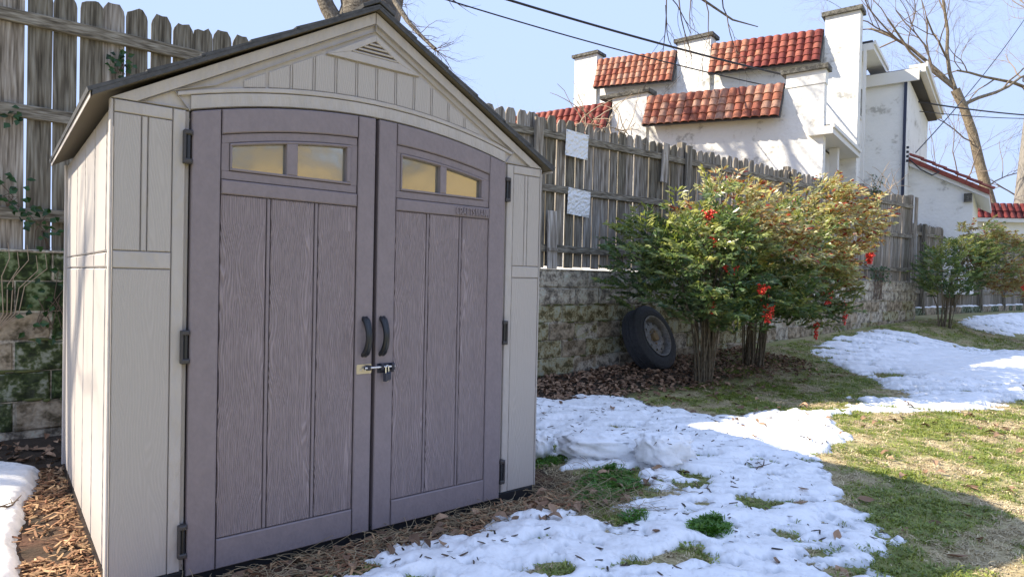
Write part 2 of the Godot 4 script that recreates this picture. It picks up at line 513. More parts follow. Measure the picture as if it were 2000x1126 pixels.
func snow_t(x: float, z: float) -> float:
	var d := snow_sd(x, z)
	if d < -0.35:
		return -0.1
	var left := x < -0.9
	if not left:
		d += 0.07 * sstep(1.05, 0.8, x) * sstep(0.75, 0.5, z)
	var wob := 0.13 if not left else 0.03
	d += wob * n_low.get_noise_2d(x * 2.2, z * 2.2) + (0.09 if not left else 0.012) * n_mid.get_noise_2d(x * 2.4, z * 3.4) + (0.03 if not left else 0.006) * n_fine.get_noise_2d(x * 1.5, z * 2.0)
	if d < 0.0:
		return d * 0.5
	var base := 0.05
	if left:
		return 0.055 * (1.0 - exp(-d / 0.02)) + 0.012 * n_low.get_noise_2d(x * 1.5, z * 1.5)
	# thin, half melted in front of the shed, deeper further off
	base = lerpf(0.05, 0.026, sstep(-0.1, 0.7, z) * sstep(3.2, 2.2, x))
	base += 0.02 * sstep(1.05, 0.8, x) * sstep(0.75, 0.5, z)
	var t := base * (1.0 - exp(-d / 0.1))
	# melt ridges run roughly along the slope of the yard
	var u := x * 0.82 + z * 0.57
	var v := -x * 0.57 + z * 0.82
	t += 0.022 * n_low.get_noise_2d(u * 1.1, v * 2.6) + 0.018 * n_mid.get_noise_2d(u * 1.3 + 40.0, v * 2.2) + 0.0026 * n_fine.get_noise_2d(x * 1.3, z * 1.3)
	var thin := n_mid.get_noise_2d(u * 0.8 + 9.0, v * 1.3)
	t -= 0.05 * sstep(0.22, 0.55, thin) * sstep(5.0, 2.0, x)
	t -= 0.026 * sstep(0.2, 0.6, n_mid.get_noise_2d(u * 1.7 + 3.0, v * 3.6)) * sstep(6.0, 2.5, x)
	t -= 0.02 * sstep(0.25, 0.65, n_fine.get_noise_2d(u * 0.6, v * 1.5)) * sstep(-0.2, 0.5, z) * sstep(3.4, 2.0, x)
	t -= 0.07 * sstep(-0.02, 0.2, n_low.get_noise_2d(u * 1.6 + 11.0, v * 8.0)) * sstep(4.0, 6.0, x) * sstep(1.5, 0.3, d)
	return t

func snow_mesh(x0: float, x1: float, dx: float, z0: float, z1: float, dz: float) -> ArrayMesh:
	var nx := int(round((x1 - x0) / dx)) + 1
	var nz := int(round((z1 - z0) / dz)) + 1
	var T := PackedFloat32Array()
	var P := PackedVector3Array()
	T.resize(nx * nz)
	P.resize(nx * nz)
	for k in nz:
		for i in nx:
			var x := x0 + i * dx
			var z := z0 + k * dz
			var t := snow_t(x, z)
			T[k * nx + i] = t
			P[k * nx + i] = Vector3(x, ground_y(x, z) + maxf(t, -0.03), z)
	var idx := PackedInt32Array()
	var remap := PackedInt32Array()
	remap.resize(nx * nz)
	remap.fill(-1)
	var V := PackedVector3Array()
	var N := PackedVector3Array()
	var CL := PackedColorArray()
	for k in nz - 1:
		for i in nx - 1:
			var a := k * nx + i
			if maxf(maxf(T[a], T[a + 1]), maxf(T[a + nx], T[a + nx + 1])) < 0.0:
				continue
			for c in [a, a + 1, a + nx, a + nx + 1]:
				if remap[c] < 0:
					remap[c] = V.size()
					V.append(P[c])
					# wet grey slush in ragged patches where the cover has nearly melted through
					var sl: float = n_fine.get_noise_2d(P[c].x * 1.3 + 50.0, P[c].z * 1.3) * 0.014 + T[c]
					CL.append(Color(0.62, 0.64, 0.66) if sl < 0.008 else (Color(0.82, 0.83, 0.84) if sl < 0.012 else Color.WHITE))
					var ci: int = c % nx
					var ck: int = c / nx
					var l: Vector3 = P[ck * nx + maxi(ci - 1, 0)]
					var r: Vector3 = P[ck * nx + mini(ci + 1, nx - 1)]
					var u: Vector3 = P[maxi(ck - 1, 0) * nx + ci]
					var dn: Vector3 = P[mini(ck + 1, nz - 1) * nx + ci]
					N.append((dn - u).cross(r - l).normalized())
			idx.append_array([remap[a], remap[a + 1], remap[a + nx], remap[a + 1], remap[a + nx + 1], remap[a + nx]])
	var arr := []
	arr.resize(Mesh.ARRAY_MAX)
	arr[Mesh.ARRAY_VERTEX] = V
	arr[Mesh.ARRAY_NORMAL] = N
	arr[Mesh.ARRAY_COLOR] = CL
	arr[Mesh.ARRAY_INDEX] = idx
	var m := ArrayMesh.new()
	m.add_surface_from_arrays(Mesh.PRIMITIVE_TRIANGLES, arr)
	return m

func steps(list: Array) -> PackedFloat32Array:   # [[from, to, step], ...]
	var o := PackedFloat32Array()
	for s in list:
		var n := int(round((s[1] - s[0]) / s[2]))
		for i in n:
			o.append(s[0] + i * s[2])
	o.append(list[-1][1])
	return o

func ground_colour(x: float, z: float) -> Color:
	var grass := Color(0.3, 0.3, 0.11)
	var thatch := Color(0.5, 0.41, 0.24)
	var clay := Color(0.13, 0.062, 0.036)
	var soil := Color(0.05, 0.034, 0.022)
	var k := n_low.get_noise_2d(x * 3.0, z * 3.0)
	var c := grass.lerp(thatch, sstep(-0.2, 0.5, k))
	var dx := maxf(absf(x) - 1.0, 0.0)
	var dz := maxf(maxf(z, -1.86 - z), 0.0)
	var ds := sqrt(dx * dx + dz * dz)
	var cl := soil.lerp(clay, sstep(-0.15, 0.3, n_mid.get_noise_2d(x * 1.4 + 5.0, z * 1.4)))
	c = c.lerp(cl, sstep(0.55, 0.3, ds + 0.12 * n_low.get_noise_2d(x * 4.0, z * 4.0)))
	if x < 7.0:
		c = c.lerp(soil, sstep(-1.25, -1.75, z + 0.25 * n_low.get_noise_2d(x * 2.0, z * 2.0)) * sstep(7.0, 5.0, x))
	return c

func build_ground() -> void:
	var xs := steps([[-400.0, -100.0, 100.0], [-100.0, -20.0, 20.0], [-20.0, -4.0, 4.0], [-4.0, 6.0, 0.08], [6.0, 16.0, 0.25], [16.0, 40.0, 2.0], [40.0, 100.0, 20.0], [100.0, 400.0, 100.0]])
	var zs := steps([[-4.2, -3.0, 0.4], [-3.0, 2.6, 0.08], [2.6, 6.0, 0.4], [6.0, 20.0, 2.0], [20.0, 100.0, 20.0], [100.0, 400.0, 100.0]])
	var V := PackedVector3Array()
	var N := PackedVector3Array()
	var C := PackedColorArray()
	var I := PackedInt32Array()
	for k in zs.size():
		for i in xs.size():
			var x := xs[i]
			var z := zs[k]
			V.append(Vector3(x, ground_y(x, z), z))
			var e := 0.05
			N.append(Vector3(ground_y(x - e, z) - ground_y(x + e, z), 2 * e, ground_y(x, z - e) - ground_y(x, z + e)).normalized())
			C.append(ground_colour(x, z))
	var nx := xs.size()
	for k in zs.size() - 1:
		for i in nx - 1:
			var a := k * nx + i
			I.append_array([a, a + 1, a + nx, a + 1, a + nx + 1, a + nx])
	var arr := []
	arr.resize(Mesh.ARRAY_MAX)
	arr[Mesh.ARRAY_VERTEX] = V
	arr[Mesh.ARRAY_NORMAL] = N
	arr[Mesh.ARRAY_COLOR] = C
	arr[Mesh.ARRAY_INDEX] = I
	var m := ArrayMesh.new()
	m.add_surface_from_arrays(Mesh.PRIMITIVE_TRIANGLES, arr)
	tag(part(self, "ground", m, M.ground), "yard lawn and bare soil around the shed", "", "", "structure")
	# the neighbour's higher ground behind the retaining wall
	var st := start()
	var leafy := Color(0.2, 0.13, 0.07)
	st.set_color(leafy)
	for q in [[-400.0, 14.6, -2.93], [14.6, 400.0, -3.72]]:
		quad(st, Vector3(q[0], 1.2, q[2]), Vector3(q[1], 1.2, q[2]), Vector3(q[1], 1.2, -400), Vector3(q[0], 1.2, -400))
		quad(st, Vector3(q[0], -0.3, q[2]), Vector3(q[1], -0.3, q[2]), Vector3(q[1], 1.2, q[2]), Vector3(q[0], 1.2, q[2]))
	tag(part(self, "terrain", st.commit(), M.ground), "neighbour's raised ground behind the retaining wall", "", "", "structure")
	for a in [[-2.9, 3.4, 0.02, -2.4, 2.3, 0.02], [3.4, 8.0, 0.04, -2.6, 2.2, 0.03], [8.0, 26.0, 0.1, -3.0, 2.2, 0.05]]:
		tag(part(self, "snow", snow_mesh(a[0], a[1], a[2], a[3], a[4], a[5]), M.snow), "half melted snow lying on the lawn", "", "", "structure")

# ------------------------------------------------------------------ shed
func arch(x: float) -> float:
	return 1.84 - 0.1826 * x * x

func arc_pts(x0: float, x1: float, n: int, off: float, mid := 1.84, k := 0.1826) -> PackedVector2Array:
	var o := PackedVector2Array()
	for i in n + 1:
		var x := lerpf(x0, x1, float(i) / n)
		o.append(Vector2(x, mid - k * x * x + off))
	return o

func rake(x: float) -> float:
	return 2.31 - 0.57 * absf(x)

func build_door(shed: Node3D, s: float) -> void:
	# s = -1 left leaf, +1 right leaf; xs given for the leaf in world x
	var xo := 0.742 * s
	var xi := 0.004 if s < 0 else 0.018
	var so := 0.64 * s
	var si := -0.08 if s < 0 else 0.11
	var door := Node3D.new()
	door.name = "door"
	shed.add_child(door, true)
	var zb := -0.03
	var zf := 0.014
	var bv := 0.004
	var g_ := 0.0022
	# outer stile follows the arch at its head
	for e in [[xo, so, "stile"], [si, xi, "stile"]]:
		var a := minf(e[0], e[1]) + (g_ if e[0] != xo else 0.0)
		var b := maxf(e[0], e[1]) - g_
		var poly := PackedVector2Array([Vector2(a, 0.0), Vector2(b, 0.0)])
		var top := arc_pts(b, a, 3, -0.006)
		poly.append_array(top)
		part(door, "stile", plate_mesh(poly, zb, zf, bv), M.door)
	var x0 := minf(so, si) + g_
	var x1 := maxf(so, si) - g_
	part(door, "bottom_rail", plate_mesh(rect(x0, 0.0, x1, 0.114), zb, zf, bv), M.door)
	part(door, "middle_rail", plate_mesh(rect(x0, 1.44, x1, 1.494), zb, zf, bv), M.door)
	var tp := arc_pts(x0, x1, 8, -0.099)
	tp.append_array(arc_pts(x1, x0, 8, -0.006))
	part(door, "top_rail", plate_mesh(tp, zb, zf, bv), M.door)
	part(door, "backing", box_mesh(Vector3(minf(xo, xi) + 0.004, 0.004, zb - 0.012), Vector3(maxf(xo, xi) - 0.004, 1.5, zb + 0.022)), M.door)
	# boards with thin battens between
	var cuts := [[0.0, 0.172], [0.192, 0.37], [0.39, 0.56]]
	var w := x1 - x0
	for i in 3:
		var a: float = x0 + cuts[i][0] / 0.56 * w
		var b: float = x0 + cuts[i][1] / 0.56 * w
		var st := start()
		plate(st, rect(a, 0.1165, b, 1.4375), zb, 0.007, 0.003)
		part(door, "board", st.commit(), M.board)
		if i < 2:
			var c: float = x0 + cuts[i + 1][0] / 0.56 * w
			part(door, "batten", plate_mesh(rect(b + 0.0035, 0.1165, c - 0.0035, 1.4375), zb, 0.008, 0.003), M.door)
	# window
	var sx := func(v: float) -> float: return v if s < 0 else -v
	var frame := start()
	var zone0 := minf(so, si) + g_
	var zone1 := maxf(so, si) - g_
	var wo0 := -0.61 if s < 0 else 0.13
	var wo1 := -0.11 if s < 0 else 0.605
	var p1 := [-0.6, -0.39] if s < 0 else [0.14, 0.345]
	var p2 := [-0.345, -0.13] if s < 0 else [0.38, 0.59]
	var yb := 1.497
	plate(frame, rect(zone0, yb, zone1, 1.53), zb, 0.005, 0.002)
	var l := rect(zone0, 1.53, wo0, 1.6)
	l = PackedVector2Array([Vector2(zone0, 1.53), Vector2(wo0, 1.53), Vector2(wo0, arch(wo0) - 0.135), Vector2(zone0, arch(zone0) - 0.135)])
	plate(frame, l, zb, 0.005)
	var r := PackedVector2Array([Vector2(wo1, 1.53), Vector2(zone1, 1.53), Vector2(zone1, arch(zone1) - 0.135), Vector2(wo1, arch(wo1) - 0.135)])
	plate(frame, r, zb, 0.005)
	var t := arc_pts(zone0, zone1, 8, -0.135)
	t.append_array(arc_pts(zone1, zone0, 8, -0.1015))
	plate(frame, t, zb, 0.005, 0.002)
	part(door, "window_surround", frame.commit(), M.door)
	var lip := start()
	plate(lip, rect(wo0 + 0.002, 1.532, wo1 - 0.002, 1.541), zb, 0.012, 0.003)
	for v in [[wo0 + 0.002, p1[0]], [p1[1], p2[0]], [p2[1], wo1 - 0.002]]:
		plate(lip, PackedVector2Array([Vector2(v[0], 1.541), Vector2(v[1], 1.541), Vector2(v[1], arch(v[1]) - 0.147), Vector2(v[0], arch(v[0]) - 0.147)]), zb, 0.012, 0.003)
	var tl := arc_pts(wo0 + 0.002, wo1 - 0.002, 8, -0.147)
	tl.append_array(arc_pts(wo1 - 0.002, wo0 + 0.002, 8, -0.137))
	plate(lip, tl, zb, 0.012, 0.003)
	part(door, "window_frame", lip.commit(), M.door)
	for v in [p1, p2]:
		var pp := PackedVector2Array([Vector2(v[0] - 0.004, 1.538), Vector2(v[1] + 0.004, 1.538)])
		pp.append_array(arc_pts(v[1] + 0.004, v[0] - 0.004, 5, -0.144))
		# slightly wavy acrylic sheet
		part(door, "pane", plate_mesh(pp, -0.02, -0.014), M.pane)
	# pull handle
	var hx := -0.035 if s < 0 else 0.05
	var hp: Array = []
	var nseg := 16
	var hst := start()
	var prev: Array = []
	for i in nseg + 1:
		var f := float(i) / nseg
		var y := lerpf(0.955, 0.785, f)
		var bow := pow(sin(PI * f), 0.55)
		var z := 0.008 + 0.052 * bow
		var tang := Vector3(0, -0.17, 0.052 * 0.9 * PI * cos(PI * f)).normalized()
		var nn := Vector3(0, tang.z, -tang.y)
		var hw := lerpf(0.016, 0.0125, sin(PI * f))
		var th := 0.009
		var c := Vector3(hx, y, z)
		var ring := [c + Vector3(-hw, 0, 0) - nn * th, c + Vector3(hw, 0, 0) - nn * th, c + Vector3(hw, 0, 0) + nn * th * 0.4, c + Vector3(hw * 0.6, 0, 0) + nn * th, c + Vector3(0, 0, 0) + nn * th * 0.75, c + Vector3(-hw * 0.6, 0, 0) + nn * th, c + Vector3(-hw, 0, 0) + nn * th * 0.4]
		if i > 0:
			for k in 7:
				quad(hst, prev[k], ring[k], ring[(k + 1) % 7], prev[(k + 1) % 7])
		if i == 0 or i == nseg:
			for k in range(1, 6):
				tri(hst, ring[0], ring[k], ring[k + 1])
		prev = ring
	part(door, "handle", hst.commit(), M.black_plastic)
	# hinges on the outer edge
	for y in [1.6, 0.86, 0.135]:
		var h := start()
		var hxw := 0.755 * s
		box(h, Vector3(hxw - 0.015, y - 0.062, -0.005), Vector3(hxw + 0.012, y - 0.044, 0.026), 0.004)
		box(h, Vector3(hxw - 0.015, y + 0.044, -0.005), Vector3(hxw + 0.012, y + 0.062, 0.026), 0.004)
		box(h, Vector3(hxw - 0.017 if s < 0 else hxw + 0.008, y - 0.06, -0.005), Vector3(hxw - 0.008 if s < 0 else hxw + 0.017, y + 0.06, 0.022), 0.003)
		var hg := part(door, "hinge", h.commit(), M.hinge)
		var pin := start()
		tube(pin, [Vector3(hxw, y - 0.045, 0.01), Vector3(hxw, y + 0.045, 0.01)], [0.008, 0.008], 8)
		part(hg, "pin", pin.commit(), M.black_plastic)
	if s > 0:
		var tm := TextMesh.new()
		tm.text = "CRAFTSMAN."
		var fnt := SystemFont.new()
		fnt.font_names = PackedStringArray(["Droid Sans"])
		fnt.font_weight = 700
		tm.font = fnt
		tm.font_size = 24
		tm.pixel_size = 0.0015
		tm.depth = 0.01
		var sz := tm.get_aabb().size
		var k := 0.195 / maxf(sz.x, 0.01)
		part(door, "lettering", tm, M.door, Transform3D(Basis.from_scale(Vector3(k, 0.036 / maxf(sz.y, 0.01), 1)), Vector3(0.532, 1.466, 0.0155)))
		# hasp receiver
		var rc := start()
		box(rc, Vector3(0.028, 0.705, 0.014), Vector3(0.112, 0.748, 0.018), 0.002)
		for x in [0.045, 0.098]:
			box(rc, Vector3(x - 0.007, 0.718, 0.018), Vector3(x + 0.007, 0.747, 0.04), 0.004)
		part(door, "bolt_bracket", rc.commit(), M.dark_steel)
	else:
		var lp := start()
		var pl := PackedVector2Array()
		for c in [[-0.066, 0.712, PI], [-0.006, 0.712, 1.5 * PI], [-0.006, 0.744, 0.0], [-0.066, 0.744, 0.5 * PI]]:
			for i in 5:
				var a: float = c[2] + i * PI / 8.0
				pl.append(Vector2(c[0] + 0.006 * cos(a), c[1] + 0.006 * sin(a)))
		plate(lp, pl, 0.013, 0.0165, 0.001)
		var lt := part(door, "hasp_plate", lp.commit(), M.steel)
		for x in [-0.052, -0.03]:
			var sc := start()
			lathe(sc, [Vector2(0.0055, 0.0), Vector2(0.0045, 0.0025), Vector2(0.0, 0.0035)], 10)
			part(lt, "screw", sc.commit(), M.steel, Transform3D(Basis(Vector3.RIGHT, PI / 2), Vector3(x, 0.724, 0.0165)))
		var bo := start()
		tube(bo, [Vector3(-0.04, 0.733, 0.03), Vector3(0.108, 0.733, 0.03)], [0.0055, 0.0055], 10)
		part(door, "bolt", bo.commit(), M.bolt)
		var br := start()
		box(br, Vector3(-0.028, 0.722, 0.0165), Vector3(-0.012, 0.744, 0.039), 0.004)
		part(door, "bolt_guide", br.commit(), M.dark_steel)

func build_shed() -> void:
	var shed := thing("garden_shed", "beige plastic garden shed with taupe double doors and dark gabled roof", "shed")
	var bz := -0.02
	# front wall
	for s in [-1.0, 1.0]:
		part(shed, "front_wall", box_mesh(Vector3(minf(0.748 * s, 0.985 * s), 0.02, -0.06), Vector3(maxf(0.748 * s, 0.985 * s), 1.735, -0.014)), M.beige)
	for s in [-1.0, 1.0]:
		var R := func(a: float, y0: float, b: float, y1: float) -> PackedVector2Array: return rect(minf(a * s, b * s), y0, maxf(a * s, b * s), y1)
		part(shed, "corner_trim", plate_mesh(R.call(0.9915, 0.02, 1.0, 1.735), -0.045, 0.0, 0.003), M.beige)
		part(shed, "door_jamb", plate_mesh(R.call(0.762, 0.02, 0.803, 1.735), bz, 0.0, 0.003), M.beige)
		part(shed, "panel_rail", plate_mesh(R.call(0.806, 1.693, 0.9885, 1.735), bz, 0.0, 0.003), M.beige)
		part(shed, "panel_rail", plate_mesh(R.call(0.806, 1.148, 0.9885, 1.207), bz, 0.0, 0.003), M.beige)
		part(shed, "wall_board", plate_mesh(R.call(0.806, 1.21, 0.882, 1.69), bz, -0.002, 0.003), M.beige_board)
		part(shed, "wall_board", plate_mesh(R.call(0.906, 1.21, 0.9885, 1.69), bz, -0.002, 0.003), M.beige_board)
		part(shed, "wall_batten", plate_mesh(R.call(0.8855, 1.21, 0.9025, 1.69), bz, -0.002, 0.003), M.beige)
		part(shed, "wall_board", plate_mesh(R.call(0.806, 0.02, 0.9885, 1.145), bz, -0.002, 0.003), M.beige_board)
	# gable
	var gp := PackedVector2Array([Vector2(-1.0, 1.739), Vector2(-0.745, 1.739)])
	gp.append_array(arc_pts(-0.742, 0.742, 16, 0.003))
	gp.append_array([Vector2(0.745, 1.739), Vector2(1.0, 1.739), Vector2(0, 2.308)])
	part(shed, "gable", plate_mesh(gp, -0.05, -0.012), M.beige)
	# lower arched band in two strips
	for e in [[0.004, 1.84, 0.1826, 0.055, 1.84, 0.182, 0.745], [0.059, 1.84, 0.182, 0.078, 1.84, 0.19, 0.79]]:
		var b0 := arc_pts(-e[6], e[6], 16, e[0], e[1], e[2])
		b0.append_array(arc_pts(e[6], -e[6], 16, e[3], e[4], e[5]))
		part(shed, "arch_band", plate_mesh(b0, -0.03, 0.0004 if e[0] < 0.01 else 0.002, 0.002), M.beige)
	# rake boards left and right: between roof line and the sunk triangle
	for s in [-1.0, 1.0]:
		var p := [Vector2(0.998 * s, 1.7395), Vector2(0.0015 * s, 2.306), Vector2(0.0015 * s, 2.256), Vector2(0.92 * s, 1.735 + 0.004)]
		var q := [Vector2(0.912 * s, 1.7395), Vector2(0.0015 * s, 2.252), Vector2(0.0015 * s, 2.222), Vector2(0.66 * s, 1.848), Vector2(0.8 * s, 1.802), Vector2(0.75 * s, 1.7415)]
		for poly in [p, q]:
			var pv := PackedVector2Array(poly)
			if Geometry2D.is_polygon_clockwise(pv):
				pv.reverse()
			part(shed, "rake_board", plate_mesh(pv, -0.03, 0.0, 0.0018), M.beige)
	# boards in the sunk triangle
	var edges := [-0.63, -0.565]
	for i in 12:
		edges.append(-0.47 + i * 0.0955)
	edges.append(0.645)
	for i in range(1, edges.size() - 1):
		var a: float = edges[i] + 0.009
		var b: float = edges[i + 1] - 0.003
		if a < -0.56:
			a = -0.6
		b = minf(b, 0.6)
		if b - a < 0.02:
			continue
		var ta := minf(2.066, 2.205 - 0.5667 * absf(a))
		var tb := minf(2.066, 2.205 - 0.5667 * absf(b))
		var la := 1.921 - 0.19 * a * a
		var lb := 1.921 - 0.19 * b * b
		if ta < la + 0.004 and tb < lb + 0.004:
			continue
		var pts := [Vector2(a, la), Vector2(b, lb), Vector2(b, maxf(tb, lb + 0.003)), Vector2(a, maxf(ta, la + 0.003))]
		var kx := (2.205 - 2.066) / 0.5667
		if a < -kx and b > -kx:
			pts.insert(3, Vector2(-kx, 2.066))
		if a < kx and b > kx:
			pts.insert(3, Vector2(kx, 2.066))
		part(shed, "gable_board", plate_mesh(PackedVector2Array(pts), -0.03, -0.005, 0.0025), M.beige_board)
		if b < 0.5 and a > -0.55:
			var m0 := b + 0.0025
			var m1 := b + 0.0095
			var tt := minf(2.066, 2.205 - 0.5667 * absf(m1 if m1 > 0 else m0))
			var ll := 1.921 - 0.19 * m0 * m0
			if tt > ll + 0.01:
				part(shed, "gable_batten", plate_mesh(rect(m0, ll, m1, tt), -0.03, -0.006, 0.002), M.beige)
	# vent: triangular frame with louvres
	var vent := part(shed, "vent_backing", plate_mesh(PackedVector2Array([Vector2(-0.15, 2.09), Vector2(0.15, 2.09), Vector2(0, 2.19)]), -0.03, -0.011), M.door)
	var vo := [Vector2(-0.225, 2.072), Vector2(0.225, 2.072), Vector2(0, 2.205)]
	var vi := [Vector2(-0.118, 2.106), Vector2(0.118, 2.106), Vector2(0, 2.178)]
	for i in 3:
		var j := (i + 1) % 3
		part(vent, "vent_frame", plate_mesh(PackedVector2Array([vo[i], vo[j], vi[j], vi[i]]), -0.02, 0.004, 0.002), M.beige)
	for i in 4:
		var y := 2.109 + i * 0.0165
		var hw := (2.178 - y) / 0.61 - 0.004
		if hw > 0.01:
			var xf := Transform3D(Basis(Vector3.RIGHT, 0.6), Vector3(0, y + 0.004, -0.003))
			part(vent, "louvre", box_mesh(Vector3(-hw, -0.003, -0.006), Vector3(hw, 0.004, 0.006), 0.001), M.beige, xf)
	# side and back walls of moulded planks
	for s in [-1.0, 1.0]:
		part(shed, "side_wall", box_mesh(Vector3(minf(0.93 * s, 0.965 * s), 0.02, -1.82), Vector3(maxf(0.93 * s, 0.965 * s), 1.72, -0.06)), M.beige)
		var zz := [-0.052, -0.2, -0.225, -0.56, -0.585, -0.92, -0.945, -1.28, -1.305, -1.64, -1.665, -1.84]
		for i in range(0, 12, 2):
			for yy in [[0.02, 1.146], [1.15, 1.206], [1.21, 1.735]]:
				var bst := start()
				# outward face is +z of the plate, turned to face -x or +x
				plate(bst, rect(0.0, yy[0], zz[i] - zz[i + 1], yy[1]), -0.02, 0.0, 0.005)
				var bs := Basis(Vector3.UP, s * PI / 2)
				var org := Vector3(0.985 * s, 0, zz[i] if s > 0 else zz[i + 1])
				part(shed, "side_board", bst.commit(), M.beige_board, Transform3D(bs, org))
		part(shed, "rear_corner_post", box_mesh(Vector3(minf(0.93 * s, 0.998 * s), 0.02, -1.875), Vector3(maxf(0.93 * s, 0.998 * s), 1.735, -1.845), 0.003), M.beige)
	var bg := PackedVector2Array([Vector2(-0.97, 0.02), Vector2(0.97, 0.02), Vector2(0.97, 1.74), Vector2(0, 2.29), Vector2(-0.97, 1.74)])
	part(shed, "back_wall", plate_mesh(bg, -1.86, -1.83), M.beige)
	part(shed, "base", box_mesh(Vector3(-0.985, -0.09, -1.86), Vector3(0.985, 0.017, -0.004), 0.004), M.black_plastic)
	part(shed, "floor", box_mesh(Vector3(-0.93, 0.018, -1.82), Vector3(0.93, 0.03, -0.07)), M.door)
	build_door(shed, -1.0)
	build_door(shed, 1.0)
	# roof: a dark deck with stepped shingle courses on each slope
	var roof := Node3D.new()
	roof.name = "roof"
	shed.add_child(roof)
	var slope := atan(0.548)
	var run := 1.056
	for s in [-1.0, 1.0]:
		var dk := PackedVector2Array([Vector2(0.0, 2.312), Vector2(0.0, 2.325), Vector2(run * s, 2.325 - 0.548 * run), Vector2(run * s, 2.312 - 0.548 * run - 0.004)])
		if Geometry2D.is_polygon_clockwise(dk):
			dk.reverse()
		part(roof, "roof_panel", plate_mesh(dk, -1.88, 0.022), M.roof_soffit)
		part(roof, "roof_trim", plate_mesh(dk, 0.0225, 0.029), M.roof)
		for i in 6:
			var a := run * i / 6.0
			var b := run * (i + 1) / 6.0 + 0.012
			var sh := PackedVector2Array([Vector2(a * s, 2.3255 - 0.548 * a), Vector2(b * s, 2.3255 - 0.548 * b), Vector2((b + 0.004) * s, 2.3255 - 0.548 * b + 0.013), Vector2(a * s, 2.3255 - 0.548 * a + 0.007)])
			if Geometry2D.is_polygon_clockwise(sh):
				sh.reverse()
			var cse := part(roof, "shingle_course", plate_mesh(sh, -1.885, 0.03), M.roof)
		part(roof, "eave_lip", box_mesh(Vector3(minf(run * s - 0.004, run * s + 0.006 * s), 1.722, -1.88), Vector3(maxf(run * s - 0.004, run * s + 0.006 * s), 1.748, 0.021), 0.002), M.beige)
	var rc := PackedVector2Array([Vector2(-0.075, 2.3), Vector2(0.0, 2.341), Vector2(0.075, 2.3), Vector2(0.08, 2.314), Vector2(0.02, 2.35), Vector2(-0.02, 2.35), Vector2(-0.08, 2.314)])
	if Geometry2D.is_polygon_clockwise(rc):
		rc.reverse()
	part(roof, "ridge_cap", plate_mesh(rc, -1.89, 0.034, 0.002), M.roof)
	# padlock
	var lock := thing("padlock", "small dark padlock hanging from the bolt of the shed doors", "padlock", Vector3(0.062, 0.733, 0.045))
	var sk := start()
	var sp: Array = []
	var sr: Array = []
	for i in 9:
		var a := PI * i / 8.0
		sp.append(Vector3(0.011 * cos(a), 0.006 * sin(a) + 0.002, 0.0))
		sr.append(0.0032)
	sp.push_front(Vector3(0.011, -0.026, 0)); sr.append(0.0032)
	sp.append(Vector3(-0.011, -0.026, 0)); sr.append(0.0032)
	tube(sk, sp, sr, 8)
	part(lock, "shackle", sk.commit(), M.bolt)
	var body := part(lock, "body", box_mesh(Vector3(-0.019, -0.062, -0.009), Vector3(0.019, -0.024, 0.011), 0.005), M.dark_steel)
	part(body, "keyway", box_mesh(Vector3(-0.004, -0.066, -0.003), Vector3(0.004, -0.0615, 0.004)), M.steel)
	lock.rotation = Vector3(0.05, 0.5, 0.12)

# ------------------------------------------------------------------ retaining wall and fences
func block_mesh(w: float, h: float, d: float) -> ArrayMesh:
	var st := start()
	# slightly uneven face: 3 x 2 grid of points on the front
	var b := 0.012
	var P := []
	for j in 3:
		var row := []
		for i in 4:
			var x := lerpf(b, w - b, i / 3.0)
			var y := lerpf(b, h - b, j / 2.0)
			row.append(Vector3(x + rf(-0.006, 0.006), y + rf(-0.005, 0.005), rf(-0.008, 0.006)))
		P.append(row)
	for j in 2:
		for i in 3:
			quad(st, P[j][i], P[j][i + 1], P[j + 1][i + 1], P[j + 1][i])
	var rim := []
	for i in 4: rim.append(P[0][i])
	rim.append(P[1][3])
	for i in 4: rim.append(P[2][3 - i])
	rim.append(P[1][0])
	var out := []
	for p in rim:
		var ox: float = 0.0 if p.x < 0.03 else (w if p.x > w - 0.03 else p.x)
		var oy: float = 0.0 if p.y < 0.03 else (h if p.y > h - 0.03 else p.y)
		out.append(Vector3(ox, oy, -0.014))
	for i in rim.size():
		var j := (i + 1) % rim.size()
		quad(st, out[i], out[j], rim[j], rim[i])
		quad(st, Vector3(out[i].x, out[i].y, -d), Vector3(out[j].x, out[j].y, -d), out[j], out[i])
	return st.commit()

